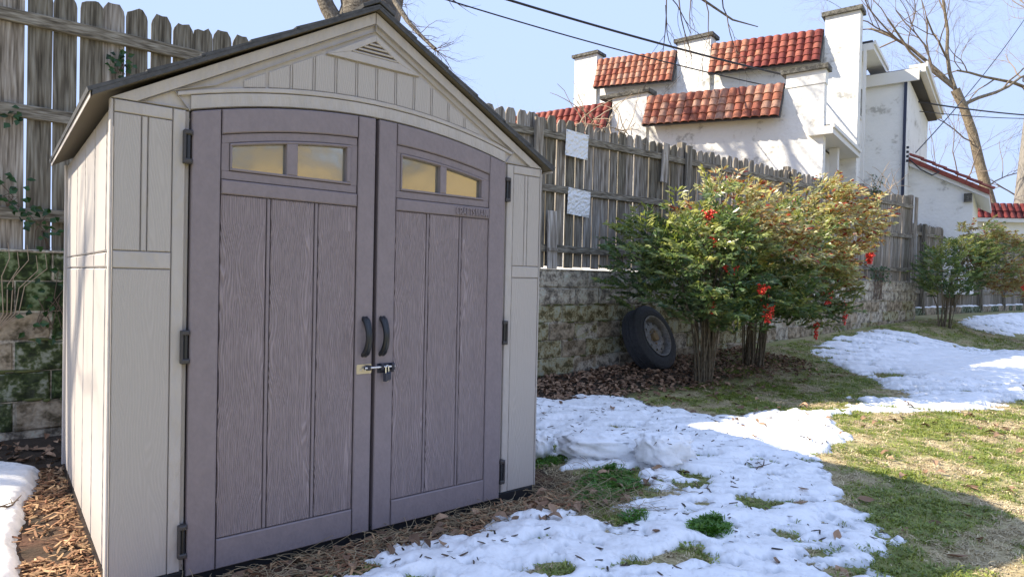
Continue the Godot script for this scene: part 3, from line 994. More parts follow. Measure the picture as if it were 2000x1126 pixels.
func build_retaining_wall() -> void:
	var wall := thing("retaining_wall", "stained concrete block retaining wall below the wooden fence", "wall", Vector3(-4.0, 0, WALL_Z))
	var len_ := 18.55
	part(wall, "mortar", box_mesh(Vector3(0.0, -0.2, -0.19), Vector3(len_, 1.245, -0.02)), M.block_dark)
	var meshes := []
	for i in 8:
		meshes.append(block_mesh(0.393, 0.195, 0.16))
	var half := block_mesh(0.19, 0.195, 0.16)
	for c in 6:
		var y := 0.05 + c * 0.202
		var x := 0.0 if c % 2 == 0 else -0.2
		while x < len_ - 0.05:
			var w := 0.393
			var mesh: ArrayMesh = meshes[rng.randi() % 8]
			var px := x
			if x < 0.0:
				mesh = half; px = 0.004
			elif x + 0.393 > len_:
				mesh = half; w = 0.19
			var wx := px - 4.0
			if y + 0.2 > ground_y(wx, WALL_Z + 0.05) - 0.02:
				var k := n_low.get_noise_2d(wx * 2.0 + 30.0, y * 4.0) + rf(-0.25, 0.25)
				var m: Material = M.block_grey
				if wx < 1.5:
					m = M.block_moss if k > -0.18 else M.block_grey
					if k > 0.25: m = M.block_green
				elif c >= 4:
					m = M.block_dark
				elif wx < 6.5:
					m = M.block_tan if k > -0.25 else M.block_grey
				else:
					m = M.block_grey if k > -0.1 else M.block_tan
				var push := rf(-0.014, 0.004)
				if c < 4 and rng.randf() < 0.2:
					push -= 0.022
				part(wall, "block", mesh, m, Transform3D(Basis(), Vector3(px + 0.004, y, push)))
			x += 0.4
	# coping course and moss ledges
	part(wall, "coping", box_mesh(Vector3(0, 1.248, -0.2), Vector3(len_, 1.268, 0.004), 0.006), M.block_dark)
	# moss cushions growing along the ledges between courses
	var ms := start()
	for i in 420:
		var wx := rf(0.2, len_ - 0.5)
		if wx > 5.0 and wx < 7.0 and rng.randf() < 0.2:
			continue
		if wx > 10.0 and rng.randf() < 0.7:
			continue
		var c := rng.randi() % 5 + (0 if wx > 6.0 else rng.randi() % 2)
		var p := Vector3(wx, 0.05 + mini(c, 5) * 0.202 + rf(-0.012, 0.012), rf(-0.012, 0.0))
		if p.y < ground_y(wx - 4.0, WALL_Z):
			continue
		blob(ms, p, Vector3(rf(0.02, 0.09), rf(0.005, 0.014), rf(0.006, 0.014)), 8, 4)
	var mo := part(wall, "moss", ms.commit(), M.moss)
	mo.set_meta("kind", "stuff")

func blob(st: SurfaceTool, c: Vector3, r: Vector3, nu: int, nv: int) -> void:
	var ring0: Array = []
	var jit := []
	for i in nu * (nv + 1):
		jit.append(rf(0.75, 1.2))
	for j in nv + 1:
		var ph := PI * j / nv
		var ring: Array = []
		for i in nu:
			var th := TAU * i / nu
			var d := Vector3(sin(ph) * cos(th), cos(ph), sin(ph) * sin(th))
			var k: float = jit[j * nu + i] if j > 0 and j < nv else 1.0
			ring.append([c + d * r * k, (d / r).normalized()])
		if j > 0:
			for i in nu:
				var i2 := (i + 1) % nu
				vtx(st, ring0[i][0], ring0[i][1]); vtx(st, ring[i][0], ring[i][1]); vtx(st, ring0[i2][0], ring0[i2][1])
				vtx(st, ring0[i2][0], ring0[i2][1]); vtx(st, ring[i][0], ring[i][1]); vtx(st, ring[i2][0], ring[i2][1])
		ring0 = ring

func picket_mesh(w: float, h: float, worn: float) -> ArrayMesh:
	var hw := w * 0.5
	var e := 0.052
	var p := PackedVector2Array([Vector2(-hw, 0), Vector2(hw, 0), Vector2(hw + rf(-0.003, 0.003), h * 0.5), Vector2(hw, h - e - 0.03), Vector2(hw - 0.006, h - e - rf(-0.01, 0.01)), Vector2(hw - e * 0.62, h - rf(0.004, 0.016)), Vector2(rf(-0.02, 0.02), h - rf(0.0, 0.008) - worn * rf(0, 0.03)), Vector2(-hw + e * 0.62, h - rf(0.004, 0.016) - worn * rf(0, 0.03)), Vector2(-hw + 0.006, h - e - rf(-0.01, 0.01)), Vector2(-hw, h - e - 0.03), Vector2(-hw + rf(-0.003, 0.003), h * 0.5)])
	return plate_mesh(p, -0.009, 0.009, 0.002)

func fence_top(x: float) -> float:
	return 3.05 + 0.012 * maxf(x - 3.0, 0.0) + 0.03 * sstep(3.0, -1.0, x)

func build_fence() -> void:
	var f := thing("wooden_fence", "tall weathered grey dog-eared picket fence standing on the block wall", "fence", Vector3(0, 0, FENCE_Z))
	var meshes := []
	for i in 10:
		meshes.append(picket_mesh(rf(0.134, 0.142), 1.72, 1.0 if i % 3 == 0 else 0.2))
	var x := -1.52
	var i := 0
	while x < 14.42:
		var top := fence_top(x) + rf(-0.02, 0.02)
		var mi := rng.randi() % 10
		var sc := (top - (1.272 if x < 1.5 else 1.33)) / 1.72
		var tilt := rf(-0.006, 0.006)
		if rng.randf() < 0.08:
			tilt = rf(-0.02, 0.02)
		var m: Material = M.wood[0]
		var k := rng.randf()
		if k < 0.3: m = M.wood[1]
		elif k < 0.5: m = M.wood[2]
		elif k < 0.68: m = M.wood[3]
		elif k < 0.78: m = M.wood[4]
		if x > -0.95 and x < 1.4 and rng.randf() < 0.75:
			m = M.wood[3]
		var b := Basis(Vector3.FORWARD, tilt) * Basis.from_scale(Vector3(1, sc, 1))
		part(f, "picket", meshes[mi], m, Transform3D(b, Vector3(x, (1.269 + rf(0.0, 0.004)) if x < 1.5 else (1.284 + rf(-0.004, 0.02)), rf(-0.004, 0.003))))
		x += rf(0.143, 0.15) if x < 1.5 else rf(0.146, 0.157)
		i += 1
	# rails nailed on this side, one run per bay
	var posts := [-1.48, 0.9, 3.42, 6.2, 9.12, 11.9, 14.44]
	for h in [2.80, 2.185, 1.505]:
		for k in posts.size() - 1:
			var a: float = posts[k]
			var b: float = posts[k + 1]
			var ya: float = h + (fence_top(a) - 3.05) * (h - 1.3) / 1.7
			var yb: float = h + (fence_top(b) - 3.05) * (h - 1.3) / 1.7 + rf(-0.015, 0.015)
			var L := Vector2(b - a, yb - ya).length() - 0.01
			var n := 8
			var st := start()
			var pts := PackedVector2Array()
			for q in n + 1:
				pts.append(Vector2(L * q / n, -0.042 + rf(-0.003, 0.003)))
			for q in n + 1:
				pts.append(Vector2(L * (n - q) / n, 0.042 + rf(-0.004, 0.003)))
			plate(st, pts, 0.0105, 0.049, 0.004)
			part(f, "rail", st.commit(), M.rail, Transform3D(Basis(Vector3.BACK, atan2(yb - ya, b - a)), Vector3(a + 0.005, ya, 0)))
	for k in posts.size():
		var px: float = posts[k]
		var tall: float = fence_top(px) + (0.02 if k != 2 else -0.04)
		var st := start()
		box(st, Vector3(-0.05, 1.2, -0.105), Vector3(0.05, tall, -0.012), 0.006)
		if k in [2, 3, 4, 6]:
			box(st, Vector3(-0.058, 1.27, 0.051), Vector3(0.058, tall - 0.06, 0.085), 0.006)
		part(f, "post", st.commit(), M.wood[1 if k % 2 else 4], Transform3D(Basis(Vector3.FORWARD, 0.0 if k < 5 else 0.035), Vector3(px, 0, 0)))
	# loose boards fixed or leaning on the fence
	var pl := thing("scrap_board", "short pale grey board nailed slanting over the top rail beside a post", "board", Vector3(5.66, 2.48, FENCE_Z + 0.052))
	part(pl, "plank", plate_mesh(rect(-0.065, 0, 0.065, 0.53), 0.0, 0.02, 0.003), M.old_board, Transform3D(Basis(Vector3.FORWARD, 0.08), Vector3.ZERO))
	for y in [0.33, 0.38]:
		part(pl, "nail_head", box_mesh(Vector3(-0.006, y, 0.0195), Vector3(0.006, y + 0.012, 0.0225), 0.001), M.rust)
	var lb := thing("leaning_board", "pale grey board standing upright on the wall beside the shed corner", "board", Vector3(3.63, 1.27, FENCE_Z + 0.09))
	part(lb, "plank", plate_mesh(rect(-0.07, 0, 0.07, 0.66), 0.0, 0.022, 0.003), M.old_board, Transform3D(Basis(Vector3.RIGHT, -0.03), Vector3.ZERO))
	part(lb, "cleat", plate_mesh(rect(-0.075, 0.2, 0.075, 0.235), 0.023, 0.035, 0.002), M.wood[0], Transform3D(Basis(Vector3.RIGHT, -0.03), Vector3.ZERO))
	# two crinkled silvery sheets
	for e in [[4.02, 2.59, 0.37, 0.3, -0.04, "wrinkled silvery sheet tacked over the top rail of the fence"], [4.07, 1.91, 0.37, 0.31, -0.06, "wrinkled silvery sheet tacked over the middle rail of the fence"]]:
		var sh := thing("foil_sheet", e[5], "sheet", Vector3(e[0], e[1], FENCE_Z + 0.053))
		var st := start()
		var nx := 14
		var ny := 12
		var P := []
		for j in ny + 1:
			var row := []
			for q in nx + 1:
				var u := float(q) / nx
				var v := float(j) / ny
				row.append(Vector3((u - 0.5) * e[2], v * e[3], 0.006 + 0.006 * n_fine.get_noise_2d(u * 1.2 + e[1] * 7.0, v * 1.2) + 0.004 * n_mid.get_noise_2d(u * 9.0, v * 5.0 + e[1])))
			P.append(row)
		for j in ny:
			for q in nx:
				quad(st, P[j][q], P[j][q + 1], P[j + 1][q + 1], P[j + 1][q])
				quad(st, P[j][q] - Vector3(0, 0, 0.002), P[j + 1][q] - Vector3(0, 0, 0.002), P[j + 1][q + 1] - Vector3(0, 0, 0.002), P[j][q + 1] - Vector3(0, 0, 0.002))
		var pp := part(sh, "sheet", st.commit(), M.foil, Transform3D(Basis(Vector3.FORWARD, -e[4]), Vector3.ZERO))
		for c in [[-0.17, e[3] - 0.02], [0.17, e[3] - 0.02], [-0.17, 0.02], [0.17, 0.02]]:
			part(sh, "tack", box_mesh(Vector3(c[0] - 0.004, c[1] - 0.004, 0.008), Vector3(c[0] + 0.004, c[1] + 0.004, 0.016), 0.001), M.galv, Transform3D(Basis(Vector3.FORWARD, -e[4]), Vector3.ZERO))
	# lower, farther fence with its low snowy wall
	var f2 := thing("back_fence", "lower weathered picket fence beyond the end post behind the right bush", "fence", Vector3(0, 0, -3.66))
	var x2 := 14.95
	while x2 < 27.6:
		var m: Material = M.wood[[1, 3, 0][rng.randi() % 3]]
		var top2 := 2.82 + rf(-0.03, 0.02)
		part(f2, "picket", meshes[rng.randi() % 10], m, Transform3D(Basis.from_scale(Vector3(1, (top2 - 0.66) / 1.72, 1)), Vector3(x2, 0.66, 0)))
		x2 += rf(0.147, 0.16)
	for h in [2.5, 1.75, 1.0]:
		part(f2, "rail", box_mesh(Vector3(14.95, h, 0.0105), Vector3(27.6, h + 0.085, 0.045), 0.004), M.rail)
	for px in [15.0, 17.4, 19.8, 22.2, 24.6, 27.0]:
		part(f2, "post", box_mesh(Vector3(px - 0.05, 0.5, 0.047), Vector3(px + 0.05, 2.8, 0.13), 0.005), M.wood[3])
	var lw := thing("low_block_wall", "low grey block wall capped with snow at the foot of the farther fence", "wall", Vector3(14.62, 0, -3.56))
	var bm := block_mesh(0.393, 0.195, 0.16)
	part(lw, "mortar", box_mesh(Vector3(0, -0.1, -0.17), Vector3(13.0, 0.63, -0.02)), M.block_dark)
	for c in 2:
		var bx := 0.0
		while bx < 12.8:
			part(lw, "block", bm, M.block_grey if rng.randf() < 0.6 else M.block_moss, Transform3D(Basis(), Vector3(bx + 0.2 * (c % 2), 0.24 + c * 0.2, rf(-0.01, 0.002))))
			bx += 0.4
	var cap := start()
	for k in 26:
		if k < 5 or k in [9, 15]:
			continue
		blob(cap, Vector3(0.25 + k * 0.5, 0.635, -0.09), Vector3(rf(0.26, 0.36), rf(0.025, 0.05), 0.085), 10, 6)
	var sc2 := part(lw, "snow_cap", cap.commit(), M.snow_chunk)
	# galvanised gate post beside the fence end
	var gp := thing("metal_post", "thin galvanised steel post standing beside the leaning end of the fence", "post", Vector3(14.72, 1.2, -2.86))
	var ps := start()
	tube(ps, [Vector3(0, -0.05, 0), Vector3(0, 1.12, 0)], [0.03, 0.03], 12)
	part(gp, "pipe", ps.commit(), M.galv)
	var pc := start()
	lathe(pc, [Vector2(0.036, 1.1), Vector2(0.036, 1.135), Vector2(0.02, 1.155), Vector2(0.0, 1.16)], 12)
	part(gp, "cap", pc.commit(), M.galv)
	# a few loose bricks on the ground by the wall end
	for e in [[15.35, 0.625, -3.5, 0.3, "loose red brick lying on the low wall nearest the metal post"], [15.75, 0.625, -3.52, -0.5, "loose red brick lying on the low wall under another brick"], [15.7, 0.69, -3.52, 0.1, "loose red brick lying on top of another brick"]]:
		var bk := thing("loose_brick", e[4], "brick", Vector3(e[0], e[1], e[2] - 0.07), e[3], "loose red bricks on the low wall")
		part(bk, "body", box_mesh(Vector3(-0.1, 0, -0.05), Vector3(0.1, 0.065, 0.05), 0.006), M.brick)

# ------------------------------------------------------------------ tyre leaning on the wall
func build_tyre() -> void:
	var at := Vector3(4.98, 0.06, -2.44)
	var t := thing("spare_tyre", "old black tyre on a grey steel wheel leaning on the block wall", "tyre", at)
	var holder := Transform3D((Basis(Vector3.UP, 0.12) * Basis(Vector3.RIGHT, PI / 2 - 0.42)).scaled(Vector3.ONE * 1.1), Vector3(0, 0.38, 0.0))
	var R := 0.37
	var st := start()
	var prof := []
	for p in [[0.222, 0.088], [0.229, 0.102], [0.25, 0.116], [0.3, 0.122], [0.335, 0.112], [0.352, 0.104], [0.366, 0.09], [0.37, 0.05], [0.371, 0.02], [0.364, 0.018], [0.364, 0.008], [0.371, 0.006], [0.371, -0.02], [0.364, -0.022], [0.364, -0.032], [0.37, -0.034], [0.366, -0.09], [0.335, -0.112], [0.3, -0.122], [0.25, -0.116], [0.222, -0.088]]:
		prof.append(Vector2(p[0], p[1]))
	prof.reverse()
	lathe(st, prof, 56)
	var ty := part(t, "tyre_casing", st.commit(), M.rubber, holder)
	var lug := box_mesh(Vector3(-0.012, -0.02, -0.02), Vector3(0.012, 0.006, 0.02), 0.003)
	for i in 44:
		for s in [-1.0, 1.0]:
			var a := TAU * (i + (0.5 if s > 0 else 0.0)) / 44
			var b := Basis(Vector3.UP, -a) * Basis(Vector3.BACK, -PI / 2)
			part(ty, "tread_block", lug, M.rubber, Transform3D(b, Vector3(cos(a) * 0.366, s * 0.068, sin(a) * 0.366)))
	var rs := start()
	var rp := []
	for p in [[0.222, -0.09], [0.226, 0.1], [0.238, 0.118], [0.234, 0.124], [0.22, 0.118], [0.212, 0.1], [0.205, 0.07], [0.2, 0.04], [0.194, -0.08]]:
		rp.append(Vector2(p[0], p[1]))
	lathe(rs, rp, 48)
	var rim := part(t, "rim", rs.commit(), M.rim, holder)
	var comb := CSGCombiner3D.new()
	comb.name = "wheel_disc"
	var prof2 := CSGPolygon3D.new()
	prof2.name = "disc_profile"
	prof2.mode = CSGPolygon3D.MODE_SPIN
	prof2.spin_sides = 40
	prof2.polygon = PackedVector2Array([Vector2(0.045, 0.06), Vector2(0.075, 0.06), Vector2(0.1, 0.082), Vector2(0.16, 0.08), Vector2(0.203, 0.055), Vector2(0.203, 0.047), Vector2(0.16, 0.072), Vector2(0.1, 0.074), Vector2(0.075, 0.052), Vector2(0.045, 0.052)])
	prof2.material = M.rim
	comb.add_child(prof2)
	for i in 10:
		var h := CSGCylinder3D.new()
		h.name = "vent_hole_%03d" % i
		h.operation = CSGShape3D.OPERATION_SUBTRACTION
		h.radius = 0.0155
		h.height = 0.1
		h.sides = 12
		var a := TAU * i / 10.0
		h.position = Vector3(cos(a) * 0.155, 0.07, sin(a) * 0.155)
		h.material = M.rim
		comb.add_child(h)
	comb.transform = holder
	t.add_child(comb)
	var hs := start()
	lathe(hs, [Vector2(0.05, 0.0), Vector2(0.05, 0.085), Vector2(0.044, 0.1), Vector2(0.0, 0.104)], 20)
	part(t, "hub", hs.commit(), M.rust, holder)
	for i in 5:
		var a := TAU * i / 5.0 + 0.3
		var ns := start()
		lathe(ns, [Vector2(0.01, 0.05), Vector2(0.01, 0.078), Vector2(0.0, 0.082)], 6)
		part(t, "lug_nut", ns.commit(), M.rust, holder * Transform3D(Basis(), Vector3(cos(a) * 0.075, 0, sin(a) * 0.075)))
	var bs := start()
	lathe(bs, [Vector2(0.19, -0.03), Vector2(0.0, -0.03)], 24)
	part(t, "wheel_back", bs.commit(), M.rust, holder)

# ------------------------------------------------------------------ plants
func leaflet(V: PackedVector3Array, N: PackedVector3Array, C: PackedColorArray, p: Vector3, d: Vector3, up: Vector3, L: float, W: float, c: Color) -> void:
	var side := d.cross(up).normalized()
	var nrm := side.cross(d).normalized()
	var mid := p + d * L * 0.45 + nrm * L * 0.05
	var tip := p + d * L - nrm * L * 0.08
	var a := p + d * L * 0.42 + side * W * 0.5 + nrm * W * 0.16
	var b := p + d * L * 0.42 - side * W * 0.5 + nrm * W * 0.16
	var na := (nrm - side * 0.3).normalized()
	var nb := (nrm + side * 0.3).normalized()
	V.append_array([p, mid, a, a, mid, tip, p, b, mid, mid, b, tip])
	N.append_array([na, na, na, na, na, na, nb, nb, nb, nb, nb, nb])
	for i in 12:
		C.append(c)

func mesh_from(V: PackedVector3Array, N: PackedVector3Array, C: PackedColorArray) -> ArrayMesh:
	var arr := []
	arr.resize(Mesh.ARRAY_MAX)
	arr[Mesh.ARRAY_VERTEX] = V
	arr[Mesh.ARRAY_NORMAL] = N
	if C.size():
		arr[Mesh.ARRAY_COLOR] = C
	var m := ArrayMesh.new()
	m.add_surface_from_arrays(Mesh.PRIMITIVE_TRIANGLES, arr)
	return m

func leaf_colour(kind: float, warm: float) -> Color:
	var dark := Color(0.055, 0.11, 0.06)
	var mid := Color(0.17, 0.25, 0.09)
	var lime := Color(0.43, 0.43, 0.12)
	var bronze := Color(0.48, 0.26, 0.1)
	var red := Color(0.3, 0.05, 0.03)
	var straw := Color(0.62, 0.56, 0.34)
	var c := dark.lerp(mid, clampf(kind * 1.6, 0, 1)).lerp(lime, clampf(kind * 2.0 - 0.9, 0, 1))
	var w := warm + rf(-0.18, 0.18)
	if w > 0.25:
		c = c.lerp(straw if rng.randf() < 0.7 else bronze, clampf((w - 0.25) * 1.5, 0, 0.85))
	if w > 0.6 and rng.randf() < 0.14:
		c = red
	return c * rf(0.75, 1.25)

# crown: [[centre, radii], ...] relative to base; warm(pos) 0..1
func nandina(label: String, base: Vector3, crowns: Array, fronds: int, canes: int, berries: Array, warm_at: Callable, spread: float) -> void:
	var t := thing("nandina_bush", label, "bush", base, 0.0, "berried bushes along the retaining wall")
	var V := PackedVector3Array()
	var N := PackedVector3Array()
	var C := PackedColorArray()
	var tot := 0.0
	for c in crowns:
		tot += c[1].x * c[1].y * c[1].z
	var tops := []
	for i in fronds:
		var pick := rf(0, tot)
		var cr: Array = crowns[0]
		for c in crowns:
			pick -= c[1].x * c[1].y * c[1].z
			if pick <= 0:
				cr = c
				break
		var d := Vector3(rf(-1, 1), rf(-0.8, 1), rf(-1, 1))
		while d.length() > 1.0 or d.length() < 0.2:
			d = Vector3(rf(-1, 1), rf(-0.8, 1), rf(-1, 1))
		d = d.normalized() * pow(d.length(), 0.45)
		var p: Vector3 = cr[0] + d * cr[1]
		if p.y < 0.35:
			p.y = 0.35 + rf(0, 0.3)
		if base.z + p.z < FENCE_Z + 0.16:
			p.z = FENCE_Z + 0.16 - base.z + rf(0.0, 0.1)
		if n_mid.get_noise_3d(p.x * 0.9 + base.x * 3.0, p.y * 0.9, p.z * 0.9) < -0.16:
			continue
		tops.append(p)
		var out := Vector3(p.x, 0.35 + rf(-0.15, 0.5), p.z).normalized()
		out = (out + Vector3(rf(-0.7, 0.7), rf(-0.4, 0.5), rf(-0.7, 0.7))).normalized()
		var droop := rf(0.2, 0.7)
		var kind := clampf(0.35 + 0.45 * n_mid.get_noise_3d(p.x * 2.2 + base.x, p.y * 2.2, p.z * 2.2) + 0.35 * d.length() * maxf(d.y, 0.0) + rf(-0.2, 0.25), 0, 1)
		var warm: float = warm_at.call(p) + 0.2 * n_low.get_noise_3d(p.x * 4.0 + 20.0, p.y * 4.0, p.z * 4.0)
		var L := rf(0.17, 0.3)
		var q := p
		var dir := out
		var pin := 5
		for j in pin:
			dir = (dir + Vector3(0, -droop * 0.14, 0)).normalized()
			q += dir * L / pin
			var side := dir.cross(Vector3.UP).normalized()
			var upv := side.cross(dir).normalized()
			for s in [-1.0, 1.0]:
				var pd: Vector3 = (dir * 0.55 + side * s * 0.85 + upv * rf(-0.25, 0.2)).normalized()
				var pl := L * rf(0.25, 0.42) * (1.0 - 0.45 * j / pin)
				var nl := 3
				for m in nl:
					var lp: Vector3 = q + pd * pl * (m + 0.6) / nl
					var ld: Vector3 = (pd + side * rf(-0.7, 0.7) + upv * rf(-0.5, 0.3) + dir * rf(-0.1, 0.6)).normalized()
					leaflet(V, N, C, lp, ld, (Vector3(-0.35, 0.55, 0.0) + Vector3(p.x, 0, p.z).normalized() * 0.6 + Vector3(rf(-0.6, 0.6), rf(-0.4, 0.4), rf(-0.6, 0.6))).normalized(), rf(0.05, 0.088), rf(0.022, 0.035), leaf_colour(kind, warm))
			if j == pin - 1:
				leaflet(V, N, C, q, dir, Vector3.UP, rf(0.05, 0.08), rf(0.016, 0.026), leaf_colour(kind, warm))
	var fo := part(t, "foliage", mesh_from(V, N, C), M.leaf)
	fo.set_meta("kind", "stuff")
	for i in canes:
		var a := TAU * i / canes + rf(-0.3, 0.3)
		var r0 := spread * sqrt(rng.randf())
		var p0 := Vector3(cos(a) * r0, 0, sin(a) * r0 * 0.8)
		p0.y = ground_y(base.x + p0.x, base.z + p0.z) - base.y - 0.03
		var tgt: Vector3 = tops[rng.randi() % tops.size()]
		var best := 1e9
		for k in 12:
			var q: Vector3 = tops[rng.randi() % tops.size()]
			var sc := Vector2(q.x - p0.x * 3.5, q.z - p0.z * 3.5).length() - 0.2 * q.y
			if sc < best:
				best = sc; tgt = q
		var m1 := p0.lerp(tgt, 0.35) + Vector3(-tgt.x * 0.12 + rf(-0.02, 0.02), 0.12, -tgt.z * 0.12 + rf(-0.02, 0.02))
		var m2 := p0.lerp(tgt, 0.7) + Vector3(-tgt.x * 0.08 + rf(-0.03, 0.03), 0.08, -tgt.z * 0.08)
		var st := start()
		var r := rf(0.008, 0.014)
		tube(st, [p0, p0.lerp(m1, 0.5) + Vector3(rf(-0.01, 0.01), 0, rf(-0.01, 0.01)), m1, m2, tgt], [r * 1.15, r, r * 0.95, r * 0.7, r * 0.4], 6)
		part(t, "cane", st.commit(), M.cane)
	var bmesh := start()
	lathe(bmesh, [Vector2(0.0, -1.0), Vector2(0.7, -0.7), Vector2(1.0, 0.0), Vector2(0.7, 0.7), Vector2(0.0, 1.0)], 6)
	for b in berries:
		var st := start()
		var bp: Vector3 = b[0] + Vector3(0, 0, 0.22)
		for k in int(b[1]):
			var f := rng.randf()
			var q := bp + Vector3(rf(-1, 1) * b[2] * (1.0 - 0.6 * f), -f * b[3], rf(-1, 1) * b[2] * (1.0 - 0.6 * f))
			blob(st, q, Vector3.ONE * rf(0.011, 0.015), 5, 3)
		for k in 6:
			tube(st, [bp + Vector3(0, 0.03, 0), bp + Vector3(rf(-1, 1) * b[2] * 0.7, -rf(0.3, 0.9) * b[3], rf(-1, 1) * b[2] * 0.7)], [0.002, 0.0015], 3)
		part(t, "berry_cluster", st.commit(), M.berry)

func grow(arr: Array, p0: Vector3, d0: Vector3, len_: float, r: float, depth: int, opt: Dictionary) -> void:
	var n := 5 if depth > 1 else 4
	var pts: Array = [p0]
	var rad: Array = [r]
	var d := d0.normalized()
	var end_r := r * (0.55 if depth > 0 else 0.35)
	for i in n:
		d = (d + Vector3(rf(-1, 1), rf(-1, 1) + opt.get("lift", 0.15), rf(-1, 1)) * opt.get("wander", 0.22)).normalized()
		pts.append(pts[-1] + d * len_ / n)
		rad.append(lerpf(r, end_r, float(i + 1) / n))
	var sides := 8 if r > 0.06 else (5 if r > 0.015 else 3)
	tube(arr[0] if r > opt.get("split", 0.03) else arr[1], pts, rad, sides, false)
	if depth <= 0:
		return
	var kids: int = opt.get("kids", 4)
	for k in kids:
		var f := rf(0.25, 1.0) if k > 0 else 1.0
		var fi := f * n
		var i0 := mini(int(fi), n - 1)
		var bp: Vector3 = pts[i0].lerp(pts[i0 + 1], fi - i0)
		var ax := d.cross(Vector3(rf(-1, 1), rf(-1, 1), rf(-1, 1))).normalized()
		var bd := d.rotated(ax, rf(0.25, opt.get("angle", 0.85)))
		grow(arr, bp, bd, len_ * rf(0.5, 0.8), lerpf(r, end_r, f) * rf(0.5, 0.72), depth - 1, opt)

func bare_tree(called: String, label: String, base: Vector3, trunk: Array, trunk_r: Array, limbs: Array, opt: Dictionary) -> Node3D:
	# trunk points are relative to base; limbs: [point, direction, length, radius, depth]
	var t := thing(called, label, "tree", base)
	var st := start()
	tube(st, trunk, trunk_r, 14)
	part(t, "trunk", st.commit(), opt.get("bark", M.bark))
	for l in limbs:
		var a := [start(), start()]
		grow(a, l[0], l[1], l[2], l[3], l[4], opt)
		var lm := part(t, "limb", a[0].commit(), opt.get("bark", M.bark))
		var tw := part(lm, "twigs", a[1].commit(), opt.get("twig", M.twig))
	return t

